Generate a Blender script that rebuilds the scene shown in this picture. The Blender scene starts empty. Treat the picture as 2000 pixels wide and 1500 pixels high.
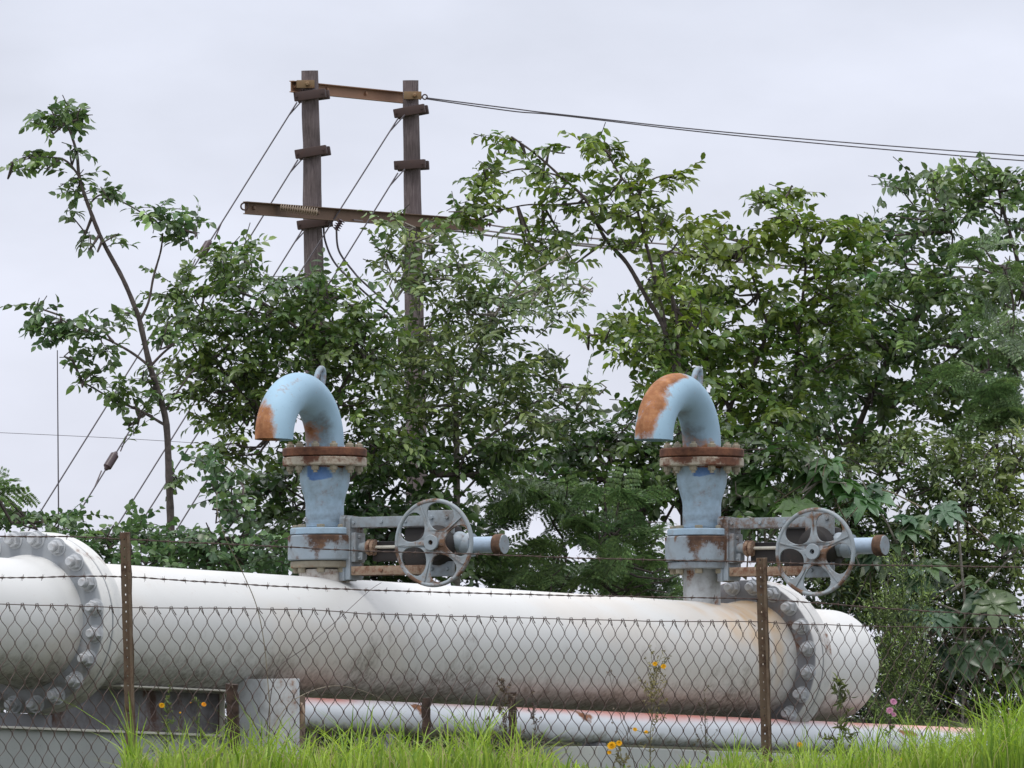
import bpy, bmesh, math, random
import numpy as np
from mathutils import Vector, Matrix, noise
R = math.radians
random.seed(7); rng = np.random.default_rng(11)
S = bpy.context.scene
C = S.collection
# ------------------------------------------------------------------ camera, sky, sun, exposure
F = 22500.0; HZ = 1966.0; EYE = 1.6
PITCH = math.atan((HZ-750)/F)
cam = bpy.data.cameras.new('camera'); co = bpy.data.objects.new('camera', cam); C.objects.link(co)
cam.sensor_width = 36; cam.lens = 36*F/2000; cam.clip_start = 1; cam.clip_end = 9000
co.location = (0,0,EYE); co.rotation_euler = (math.pi/2+PITCH,0,0); S.camera = co
S.view_settings.view_transform = 'Standard'; S.view_settings.look = 'None'
S.view_settings.exposure = 0.0; S.view_settings.gamma = 1; S.view_settings.use_curve_mapping = False
S.cycles.max_bounces = 6; S.cycles.diffuse_bounces = 3; S.cycles.transmission_bounces = 4
S.render.filter_size = 1.2
SUN_EL, SUN_AZ = 62, 215     # azimuth clockwise from +Y
w = bpy.data.worlds.new('World'); S.world = w; w.use_nodes = True
nt = w.node_tree; nt.nodes.clear()
N = lambda t, **k: _n(nt, t, **k)
def _n(tree, t, **k):
    n = tree.nodes.new(t)
    for a, b in k.items():
        if a.startswith('i_'): n.inputs[a[2:].replace('_',' ')].default_value = b
        else: setattr(n, a, b)
    return n
sky = N('ShaderNodeTexSky', sky_type='NISHITA', sun_disc=False, sun_elevation=R(SUN_EL), sun_rotation=R(SUN_AZ))
b1 = N('ShaderNodeBackground', i_Strength=0.02); nt.links.new(sky.outputs[0], b1.inputs[0])
tc = N('ShaderNodeTexCoord'); sep = N('ShaderNodeSeparateXYZ'); nt.links.new(tc.outputs['Generated'], sep.inputs[0])
ramp = N('ShaderNodeValToRGB'); nt.links.new(sep.outputs['Z'], ramp.inputs[0])
e = ramp.color_ramp.elements
e[0].position = 0.0; e[0].color = (.72,.735,.86,1)
e[1].position = 1.0; e[1].color = (1.62,1.64,1.72,1)
x = e.new(.05); x.color = (.71,.725,.85,1)
x = e.new(.11); x.color = (.62,.635,.73,1)
x = e.new(.35); x.color = (.95,.97,1.06,1)
mp = N('ShaderNodeMapping'); mp.inputs['Scale'].default_value = (1,1,2.2); mp.inputs['Location'].default_value = (3.1,.4,.2)
nt.links.new(tc.outputs['Generated'], mp.inputs[0])
nz = N('ShaderNodeTexNoise', i_Scale=22.0, i_Detail=6.0, i_Roughness=.5); nt.links.new(mp.outputs[0], nz.inputs['Vector'])
mr = N('ShaderNodeMapRange', i_From_Min=.3, i_From_Max=.7, i_To_Min=.84, i_To_Max=1.12); nt.links.new(nz.outputs[0], mr.inputs[0])
mx = N('ShaderNodeVectorMath', operation='SCALE'); nt.links.new(ramp.outputs[0], mx.inputs[0]); nt.links.new(mr.outputs[0], mx.inputs['Scale'])
b2 = N('ShaderNodeBackground', i_Strength=1.0); nt.links.new(mx.outputs[0], b2.inputs[0])
ad = N('ShaderNodeAddShader'); nt.links.new(b1.outputs[0], ad.inputs[0]); nt.links.new(b2.outputs[0], ad.inputs[1])
ow = N('ShaderNodeOutputWorld'); nt.links.new(ad.outputs[0], ow.inputs[0])
sl = bpy.data.lights.new('sun', 'SUN'); sl.energy = 1.25; sl.angle = R(14); sl.color = (1,.96,.9)
so = bpy.data.objects.new('sun', sl); C.objects.link(so)
az, el = R(SUN_AZ), R(SUN_EL)
dirv = Vector((math.sin(az)*math.cos(el), math.cos(az)*math.cos(el), math.sin(el)))
so.rotation_euler = dirv.to_track_quat('Z','Y').to_euler()

# ------------------------------------------------------------------ projection helpers
FW = Vector((0, math.cos(PITCH), math.sin(PITCH))); UP = Vector((0,-math.sin(PITCH), math.cos(PITCH))); CAM = Vector((0,0,EYE))
def atd(px, py, d):
    px, py, d = float(px), float(py), float(d)
    return CAM + d*(FW + Vector((1,0,0))*((px-1000)/F) + UP*((750-py)/F))
def at(px, py, s): return atd(px, py, F/s)
def proj(p):
    q = Vector(p)-CAM; d = q.dot(FW); return 1000+F*q.x/d, 750-F*q.dot(UP)/d, F/d
AZ = R(29.5)
def frame(o): return Matrix.Translation(o) @ Matrix.Rotation(-AZ, 4, 'Z')      # local Y runs along the pipeline, local X to the right and nearer
def solve_t(M, px, x=0, z=0):
    lo, hi = -30, 60
    for _ in range(60):
        m = (lo+hi)/2
        if proj(M @ Vector((x,m,z)))[0] < px: lo = m
        else: hi = m
    return (lo+hi)/2

# ------------------------------------------------------------------ object helpers
def tag(o, label=None, cat=None, group=None, kind=None):
    if label: o['label'] = label
    if cat: o['category'] = cat
    if group: o['group'] = group
    if kind: o['kind'] = kind
    return o
def empty(name, M, label, cat, group=None):
    o = bpy.data.objects.new(name, None); C.objects.link(o); o.matrix_world = M if isinstance(M, Matrix) else Matrix.Translation(M)
    o.empty_display_size = .1
    return tag(o, label, cat, group)
class MB:
    def __init__(s): s.v = []; s.f = []
    def add(s, vs, fs):
        b = len(s.v); s.v += [tuple(v) for v in vs]; s.f += [tuple(b+i for i in f) for f in fs]
    def tube(s, path, rad, seg=8, caps=True, closed=False, nrm=None):
        path = [Vector(p) for p in path]; n = len(path)
        if not hasattr(rad, '__len__'): rad = [rad]*n
        vs = []; fs = []; prev = nrm
        for i, p in enumerate(path):
            if closed: t = path[(i+1)%n]-path[i-1]
            else: t = path[min(i+1,n-1)]-path[max(i-1,0)]
            if t.length < 1e-9: t = Vector((0,0,1))
            t.normalize()
            if prev is None: prev = t.orthogonal()
            u = prev - t*prev.dot(t)
            if u.length < 1e-6: u = t.orthogonal()
            u.normalize(); prev = u; v = t.cross(u)
            for k in range(seg):
                a = 2*math.pi*k/seg; vs.append(p+rad[i]*(math.cos(a)*u+math.sin(a)*v))
        m = n if closed else n-1
        for i in range(m):
            for k in range(seg):
                a = i*seg+k; b = i*seg+(k+1)%seg; c = ((i+1)%n)*seg+(k+1)%seg; d = ((i+1)%n)*seg+k
                fs.append((a,b,c,d))
        if caps and not closed:
            fs.append(tuple(range(seg))[::-1]); fs.append(tuple((n-1)*seg+k for k in range(seg)))
        s.add(vs, fs); return s
    def lathe(s, prof, o=(0,0,0), ax=(0,0,1), seg=48, caps=True, ph=0):
        """prof: list of (radius, height along ax)"""
        o = Vector(o); ax = Vector(ax).normalized(); u = ax.orthogonal().normalized(); v = ax.cross(u)
        vs = []; fs = []; n = len(prof)
        for r, h in prof:
            for k in range(seg):
                a = 2*math.pi*k/seg+ph; vs.append(o+ax*h+r*(math.cos(a)*u+math.sin(a)*v))
        for i in range(n-1):
            for k in range(seg):
                fs.append((i*seg+k, i*seg+(k+1)%seg, (i+1)*seg+(k+1)%seg, (i+1)*seg+k))
        if caps:
            if prof[0][0] > 1e-5: fs.append(tuple(range(seg))[::-1])
            if prof[-1][0] > 1e-5: fs.append(tuple((n-1)*seg+k for k in range(seg)))
        s.add(vs, fs); return s
    def box(s, c, d, M=None, bev=.006):
        bm = bmesh.new(); bmesh.ops.create_cube(bm, size=1)
        for v in bm.verts: v.co = Vector((v.co.x*d[0], v.co.y*d[1], v.co.z*d[2]))
        b = min(bev, min(d)*.3)
        if b > 0: bmesh.ops.bevel(bm, geom=list(bm.edges), offset=b, segments=2, affect='EDGES', profile=.6)
        M = M or Matrix.Identity(4)
        bm.verts.index_update()
        s.add([M @ (v.co+Vector(c)) if M else v.co for v in bm.verts], [[v.index for v in f.verts] for f in bm.faces]); bm.free(); return s
    def build(s, name, mat, parent=None, wear=None, smooth=True, ang=38):
        me = bpy.data.meshes.new(name); me.from_pydata(s.v, [], s.f); me.update()
        if wear:
            at_ = me.attributes.new('wear', 'FLOAT_COLOR', 'POINT')
            arr = np.zeros((len(s.v),4), 'f'); arr[:,3] = 1
            for i, v in enumerate(s.v): arr[i,:3] = wear(Vector(v))
            at_.data.foreach_set('color', arr.ravel())
        if smooth:
            me.polygons.foreach_set('use_smooth', [True]*len(me.polygons)); me.set_sharp_from_angle(angle=R(ang))
        if mat: me.materials.append(mat)
        o = bpy.data.objects.new(name, me); C.objects.link(o)
        if parent: o.parent = parent
        return o
def dupl(o, parent, M=None):
    c = o.copy(); C.objects.link(c); c.parent = parent
    if M is not None: c.matrix_basis = M
    return c
def plate_mesh(outer, holes, th):
    """flat plate in the XY plane with real holes, thickness th"""
    cu = bpy.data.curves.new('plate', 'CURVE'); cu.dimensions = '2D'; cu.fill_mode = 'BOTH'; cu.extrude = th/2; cu.bevel_depth = min(.0015, th*.2); cu.bevel_resolution = 1
    for lp in [outer]+holes:
        sp = cu.splines.new('POLY'); sp.points.add(len(lp)-1); sp.use_cyclic_u = True
        for p, q in zip(sp.points, lp): p.co = (q[0], q[1], 0, 1)
    o = bpy.data.objects.new('plate', cu); C.objects.link(o)
    dg = bpy.context.evaluated_depsgraph_get(); me = bpy.data.meshes.new_from_object(o.evaluated_get(dg))
    vs = [tuple(v.co) for v in me.vertices]; fs = [tuple(p.vertices) for p in me.polygons]
    bpy.data.objects.remove(o); bpy.data.curves.remove(cu); bpy.data.meshes.remove(me)
    return vs, fs
def fn(p, sc, off=0): return noise.fractal(Vector(p)*sc+Vector((off,off*1.7,off*.3)), 1.0, 2.0, 4)   # about -1..1
def ss(a, b, x):
    t = max(0, min(1, (x-a)/(b-a))); return t*t*(3-2*t)

# ------------------------------------------------------------------ materials
class Mat:
    def __init__(s, name):
        s.m = bpy.data.materials.new(name); s.m.use_nodes = True; s.t = s.m.node_tree; s.t.nodes.clear()
        s.out = s.t.nodes.new('ShaderNodeOutputMaterial'); s.p = s.t.nodes.new('ShaderNodeBsdfPrincipled'); s.t.links.new(s.p.outputs[0], s.out.inputs[0])
        s.tc = s.t.nodes.new('ShaderNodeTexCoord')
    def n(s, t, **k): return _n(s.t, t, **k)
    def L(s, a, b): s.t.links.new(a, b)
    def noise(s, sc, det=4, rough=.55, stretch=None, src='Object'):
        n = s.n('ShaderNodeTexNoise', i_Scale=sc, i_Detail=float(det), i_Roughness=rough)
        if stretch:
            mp = s.n('ShaderNodeMapping'); mp.inputs['Scale'].default_value = stretch; s.L(s.tc.outputs[src], mp.inputs[0]); s.L(mp.outputs[0], n.inputs['Vector'])
        else: s.L(s.tc.outputs[src], n.inputs['Vector'])
        return n.outputs[0]
    def rng(s, x, a, b, c=0, d=1):
        n = s.n('ShaderNodeMapRange', i_From_Min=a, i_From_Max=b, i_To_Min=c, i_To_Max=d); s.L(x, n.inputs[0]); return n.outputs[0]
    def math(s, op, a, b, clamp=False):
        n = s.n('ShaderNodeMath', operation=op, use_clamp=clamp)
        for i, v in enumerate((a,b)):
            if isinstance(v, (int,float)): n.inputs[i].default_value = v
            else: s.L(v, n.inputs[i])
        return n.outputs[0]
    def mix(s, f, a, b):
        n = s.n('ShaderNodeMix', data_type='RGBA')
        for sock, v in ((n.inputs[0],f),(n.inputs[6],a),(n.inputs[7],b)):
            if isinstance(v, (int,float)): sock.default_value = v
            elif isinstance(v, tuple): sock.default_value = (*v,1)
            else: s.L(v, sock)
        return n.outputs[2]
    def bump(s, h, st=.2, dist=.01):
        n = s.n('ShaderNodeBump', i_Strength=st, i_Distance=dist); s.L(h, n.inputs['Height']); s.L(n.outputs[0], s.p.inputs['Normal'])
    def attr(s, name):
        n = s.n('ShaderNodeAttribute', attribute_name=name); return n
RUST1, RUST2 = (.19,.065,.025), (.30,.13,.05)
def paint(name, base, alt=(.08,.17,.40), soft=0.0, dc=(.3,.65,.45), rough=.42, base_rust=0.0, dirt_shade_col=(.11,.09,.065), rust=(RUST1,RUST2), speck=.5, tintvar=.12, spec=.5):
    m = Mat(name); a = m.attr('wear'); sp = m.n('ShaderNodeSeparateColor'); m.L(a.outputs['Color'], sp.inputs[0])
    big = m.noise(2.3, 4); fine = m.noise(38, 5, .65); mid = m.noise(11, 5, .6)
    col = m.mix(m.rng(big, .3, .7), tuple(c*(1-tintvar) for c in base), tuple(min(1,c*(1+tintvar*.5)) for c in base))
    col = m.mix(m.math('MULTIPLY', sp.outputs[1], m.rng(mid,.3,.6,.7,1)), col, alt)
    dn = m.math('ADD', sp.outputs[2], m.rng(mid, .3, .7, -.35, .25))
    dirt = m.math('MULTIPLY', m.rng(dn, .0, .7), m.rng(fine, dc[0], dc[1], dc[2], 1.0), clamp=True)  # dirt channel; on the big pipe it also carries painted shade
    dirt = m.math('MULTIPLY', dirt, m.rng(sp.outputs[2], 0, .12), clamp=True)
    col = m.mix(dirt, col, dirt_shade_col)
    # fine specks and scratches everywhere
    sk = m.rng(m.noise(75, 3, .7), .66, .72); col = m.mix(m.math('MULTIPLY', sk, speck), col, tuple(c*.45 for c in base))
    rn = m.math('ADD', m.math('ADD', sp.outputs[0], base_rust), m.math('ADD', m.rng(fine,.25,.75,-.30,.30), m.rng(mid,.25,.75,-.28,.28)))
    rf = m.rng(m.math('ADD', rn, m.rng(m.noise(130,3,.7),.3,.7,-.08,.08)), .38-soft, .72+soft)
    rc = m.mix(m.rng(fine,.35,.65), *rust); rc = m.mix(m.rng(mid,.4,.7), rc, tuple(c*.55 for c in rust[0]))
    halo = m.mix(m.math('MULTIPLY', m.rng(rn,.2,.5), .45), col, tuple(.5*c+.5*r for c, r in zip(base, rust[1])))
    col = m.mix(rf, halo, rc)
    m.L(col, m.p.inputs['Base Color']); m.L(m.rng(rf, 0, 1, rough, .85), m.p.inputs['Roughness'])
    m.p.inputs['Specular IOR Level'].default_value = spec
    m.bump(m.math('ADD', m.math('MULTIPLY', rf, fine), m.math('MULTIPLY', mid, .2)), .2, .003)
    return m.m
M_white = paint('white_pipe_paint', (.67,.67,.65), dc=(.38,.62,.25), rough=.45, dirt_shade_col=(.125,.11,.085), alt=(.62,.42,.22), speck=.25, tintvar=.05)
M_flange2 = paint('dark_grey_flange_paint', (.20,.205,.22), rough=.5, alt=(.70,.69,.66), speck=.5, tintvar=.15)
M_flange = paint('grey_flange_paint', (.30,.32,.34), rough=.4, alt=(.75,.74,.70), speck=.35, tintvar=.08)
M_bolt = paint('grey_bolt_paint', (.47,.49,.51), rough=.38, speck=.5)
M_blue = paint('light_blue_paint', (.33,.49,.61), rough=.6, soft=.14, speck=.6, tintvar=.2, spec=.25, rust=((.33,.135,.06),(.46,.23,.11)), dirt_shade_col=(.10,.10,.085))
M_blue2 = paint('light_blue_reducer_paint', (.37,.50,.61), rough=.55, spec=.3, speck=.35, alt=(.07,.19,.50))
M_valve = paint('grey_blue_valve_paint', (.29,.345,.39), rough=.48, base_rust=.16, speck=.8, tintvar=.2, rust=((.085,.045,.03),(.19,.105,.06)))
M_wheel = paint('handwheel_paint', (.29,.335,.365), rough=.48, base_rust=.16, speck=.9, tintvar=.2, rust=((.10,.055,.035),(.23,.13,.075)))
M_rusty = paint('rusty_flange_metal', (.36,.27,.19), rough=.6, base_rust=.42, speck=.6, rust=((.12,.045,.025),(.24,.10,.05)))
M_rustbolt = paint('rusty_bolt_metal', (.30,.27,.20), rough=.6, base_rust=.22, speck=.6)
M_pink = paint('pale_pipe_paint_coral', (.62,.65,.68), alt=(.66,.27,.21), rough=.5, speck=.3, tintvar=.05, dirt_shade_col=(.10,.10,.05))
M_support = paint('grey_support_steel', (.20,.20,.215), rough=.7, rust=((.08,.04,.03),(.12,.06,.04)), base_rust=.05, speck=.5, dirt_shade_col=(.05,.04,.035))
M_edge = paint('pale_support_edge', (.62,.60,.52), rough=.6, base_rust=-.05, speck=.6)
M_block = paint('pale_saddle_paint', (.50,.52,.53), rough=.55, base_rust=-.12, speck=.5)
M_concrete = paint('grey_concrete', (.36,.38,.36), rough=.85, speck=.8, spec=.2)
M_post = paint('rusty_post_steel', (.14,.10,.065), rough=.8, base_rust=.36, speck=.9, rust=((.055,.028,.02),(.14,.07,.04)))
M_wire = paint('rusty_fence_wire', (.085,.055,.045), rough=.7, base_rust=.1, speck=.3, rust=((.06,.028,.02),(.13,.065,.04)))
M_clamp = paint('brown_clamp', (.055,.032,.028), rough=.7, base_rust=.2, speck=.4, rust=((.06,.03,.025),(.11,.05,.035)))
M_beamtop = paint('tan_rusted_beam', (.33,.19,.12), rough=.7, base_rust=.2, speck=.6, rust=((.20,.11,.06),(.34,.20,.11)))
M_beamlow = paint('brown_rusted_beam', (.16,.10,.065), rough=.7, base_rust=.2, speck=.6, rust=((.09,.05,.035),(.26,.17,.10)))
M_yel = paint('mustard_bracket', (.20,.13,.065), rough=.7, base_rust=.25, speck=.6)
M_insul = paint('cream_insulator', (.30,.235,.17), rough=.4, base_rust=.15)
M_darkins = paint('dark_insulator', (.07,.045,.05), rough=.4, base_rust=.0)
M_cable = paint('dark_cable', (.075,.065,.075), rough=.6)
M_palecable = paint('pale_cable', (.22,.185,.18), rough=.6)
M_dark = paint('dark_housing', (.022,.019,.018), rough=.75, base_rust=.05, rust=((.04,.022,.017),(.09,.05,.035)))
def simple(name, a, b, sc=20, rough=.8, stretch=None, bs=.3):
    m = Mat(name); f = m.noise(sc, 6, .65, stretch); col = m.mix(m.rng(f,.3,.7), a, b); m.L(col, m.p.inputs['Base Color']); m.p.inputs['Roughness'].default_value = rough; m.bump(f, bs, .01); return m.m
M_wood = Mat('weathered_pole_wood')
_f = M_wood.noise(9, 6, .7, (6,6,.35)); _g = M_wood.noise(1.6, 4, .6); _c = M_wood.noise(5, 5, .75, (9,9,.5))
_col = M_wood.mix(M_wood.rng(_f,.3,.7), (.085,.062,.062), (.26,.215,.215)); _col = M_wood.mix(M_wood.rng(_g,.45,.65), _col, M_wood.mix(M_wood.rng(_f,.3,.7),(.06,.045,.045),(.16,.13,.125)))
_col = M_wood.mix(M_wood.rng(_c,.62,.68), _col, (.025,.018,.017)); M_wood.L(_col, M_wood.p.inputs['Base Color']); M_wood.p.inputs['Roughness'].default_value = .9; M_wood.bump(_f, .8, .03); M_wood = M_wood.m
M_bark = simple('grey_brown_bark', (.045,.035,.033), (.13,.105,.095), 30, .9)
M_barkpale = simple('pale_grey_bark', (.13,.12,.10), (.30,.27,.23), 30, .9)
M_soil = simple('soil_and_dry_grass', (.035,.03,.02), (.09,.10,.035), 6, .95)
M_straw = simple('dry_straw_stem', (.16,.13,.09), (.40,.35,.26), 40, .8)
def leafmat(name, rough=.33, trans=.28, spec=.6):
    m = Mat(name); a = m.attr('tint'); f = m.noise(55, 3, .6)
    hsv = m.n('ShaderNodeHueSaturation'); m.L(a.outputs['Color'], hsv.inputs['Color']); m.L(m.rng(f,.3,.7,.8,1.2), hsv.inputs['Value'])
    m.L(hsv.outputs[0], m.p.inputs['Base Color']); m.p.inputs['Roughness'].default_value = rough; m.p.inputs['Specular IOR Level'].default_value = spec
    tr = m.n('ShaderNodeBsdfTranslucent')
    h2 = m.n('ShaderNodeHueSaturation', i_Saturation=1.15, i_Value=1.5); m.L(hsv.outputs[0], h2.inputs['Color']); m.L(h2.outputs[0], tr.inputs[0])
    mx = m.n('ShaderNodeMixShader', i_Fac=trans); m.L(m.p.outputs[0], mx.inputs[1]); m.L(tr.outputs[0], mx.inputs[2]); m.L(mx.outputs[0], m.out.inputs[0])
    return m.m
M_leaf = leafmat('leaf'); M_grass = leafmat('grass_blade', .45, .4, .3); M_petal = leafmat('petal', .6, .3, .2)

# ------------------------------------------------------------------ ground
def gz(y):
    return 2.63*ss(34, 50.2, y)+.72*ss(64.5, 68, y)
mb = MB(); xs = [-3000,-400,-60,-20]+[i*.5-8 for i in range(33)]+[20,60,400,3000]; ys = [-600,-60,0,20,30,34]+[36+i*.7 for i in range(36)]+[70,100,200,600,3000,6000]
vs = [(x,y,gz(y)+(.02*noise.noise(Vector((x*1.3,y*1.3,0))) if abs(x)<20 and 34<y<70 else 0)) for y in ys for x in xs]; nx = len(xs)
mb.add(vs, [(j*nx+i, j*nx+i+1, (j+1)*nx+i+1, (j+1)*nx+i) for j in range(len(ys)-1) for i in range(nx-1)])
tag(mb.build('ground', M_soil), kind='structure')
GZ = 2.63

# ------------------------------------------------------------------ main pipeline
MP = frame(at(50,1215,406)); PR = .305
tpx = lambda px, x=0, z=0: solve_t(MP, px, x, z)
pipe = empty('pipeline', MP, 'thick white steel pipeline with two bolted flanges and a domed end, behind the fence', 'pipeline')
T2 = tpx(1452); TE = tpx(1616); TV1 = tpx(634); TV2 = tpx(1371)
def pipe_wear_shade(p):
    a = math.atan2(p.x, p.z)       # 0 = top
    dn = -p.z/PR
    d = .65*ss(.3, 1.0, dn)+.3*ss(-.2,.5,dn)*max(0, fn(p,1.6,3)+.1)  # underside grime, deepened to paint in the shade below the pipe
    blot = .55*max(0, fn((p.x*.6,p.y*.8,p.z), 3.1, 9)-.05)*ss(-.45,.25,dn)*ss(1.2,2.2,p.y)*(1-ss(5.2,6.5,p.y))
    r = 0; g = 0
    # rust run-off round the second riser and just before the second flange
    q = math.hypot(p.x, p.y-TV2-.12); g += .8*ss(.52,.1,q+.22*fn(p,5,2))*ss(.0,.2,p.z)
    g += .55*ss(.45,.0,abs(p.y-(T2-.25)))*ss(-.1,.35,fn((p.x*3,p.y*4,p.z*.8),2,5))*ss(1,-.3,dn)
    g += .16*ss(.1,.5,fn((p.x,p.y*.5,p.z),1.7,31))
    r += .5*ss(.9,.2,abs(p.y-(T2-.25))/.35)*ss(.15,.45,fn((p.x,p.y*2,p.z),9,15))*.6
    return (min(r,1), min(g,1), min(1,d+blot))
def long_pipe(t0, t1, r, hub0=False, hub1=False, step=.025, seg=96):
    n = max(2, int((t1-t0)/step)); prof = []
    for i in range(n+1):
        h = t0+(t1-t0)*i/n; rr = r
        if hub1: rr += .022*ss(.10,.0,t1-h)
        if hub0: rr += .022*ss(.10,.0,h-t0)
        prof.append((rr, h))
    return MB().lathe(prof, ax=(0,1,0), seg=seg)
long_pipe(-3.2, 0, PR-.003, hub1=True).build('pipe_section', M_white, pipe, wear=pipe_wear_shade)
long_pipe(.197, T2, PR, hub0=True, hub1=True).build('pipe_section', M_white, pipe, wear=pipe_wear_shade)
m = MB(); nseg = 14; prof = [(PR+.02*ss(.1,0,i*.03), T2+.195+i*.03) for i in range(int((TE-T2-.195)/.03))]+[(PR,TE)]
for i in range(1, nseg+1):
    a = math.pi/2*i/nseg; prof.append((PR*math.cos(a) if i < nseg else 0, TE+.155*math.sin(a)))
m.lathe(prof, ax=(0,1,0), seg=72); m.build('end_cap', M_white, pipe, wear=lambda p: (0, .1*ss(.1,.5,fn(p,2,31)), .55*ss(.3,1.1,-p.z/PR)))  # cap underside darkened the same way, grime plus painted shade
FR = .438; BR = .401
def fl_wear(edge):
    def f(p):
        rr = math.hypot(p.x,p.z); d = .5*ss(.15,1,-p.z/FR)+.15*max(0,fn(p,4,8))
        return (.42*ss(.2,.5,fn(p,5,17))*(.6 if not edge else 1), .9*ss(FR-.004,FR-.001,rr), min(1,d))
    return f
def flange(t0, t1, e):
    n = 3; prof = [(PR-.05,t0),(PR+.01,t0),(FR-.08,t0),(FR-.008,t0),(FR-.003,t0+.002),(FR,t0+.008)]+[(FR,t0+.008+(t1-t0-.016)*i/n) for i in range(1,n+1)]+[(FR-.008,t1),(PR,t1)]
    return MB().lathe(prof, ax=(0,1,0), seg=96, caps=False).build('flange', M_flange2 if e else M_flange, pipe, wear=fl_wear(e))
for t in (0, T2):
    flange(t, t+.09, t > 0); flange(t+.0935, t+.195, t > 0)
    MB().lathe([(FR-.02,t+.09),(FR-.02,t+.0935)], ax=(0,1,0), seg=96, caps=False).build('gasket', M_dark, pipe)
def bolt_mesh(sc=1.0):
    b = MB(); b.lathe([(.044*sc,0),(.044*sc,-.004*sc)], ax=(0,1,0), seg=24)
    b.lathe([(.034*sc,-.004*sc),(.036*sc,-.006*sc),(.036*sc,-.036*sc),(.031*sc,-.041*sc)], ax=(0,1,0), seg=6)
    b.lathe([(.0215*sc,-.04*sc),(.0215*sc,-.068*sc),(.017*sc,-.073*sc)], ax=(0,1,0), seg=20); return b
b0 = None; k = 0
for t in (0, T2):
    for i in range(20):
        a = R(9+18*i); M = Matrix.Translation((BR*math.sin(a), t, BR*math.cos(a))) @ Matrix.Rotation(random.uniform(0,1), 4, 'Y') @ Matrix.Diagonal((1,random.uniform(.88,1.12),1,1))
        if b0 is None:
            b0 = bolt_mesh().build('bolt', M_bolt, pipe, wear=lambda p: (.3*ss(.2,.6,fn(p,30,2)), 0, .12)); b0.matrix_basis = M
        else: dupl(b0, pipe, M)
# risers up to the valves
m = MB(); m.lathe([(.128,.2),(.128,.30),(.13,.345)], o=(0,TV1,0)); m.build('riser', M_white, pipe, wear=lambda p: (.35, .2, .2))
m = MB(); zz = [.2+.02*i for i in range(16)]; m.lathe([(.1,z) for z in zz], o=(0,TV2,0), seg=48)
m.build('riser', paint('grey_riser_paint', (.50,.53,.55), rough=.45, speck=.8), pipe, wear=lambda p: (.55*ss(.15,.5,fn((p.x*3,p.y*3,p.z*.5),4,3))*1.0, 0, .25))

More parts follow.
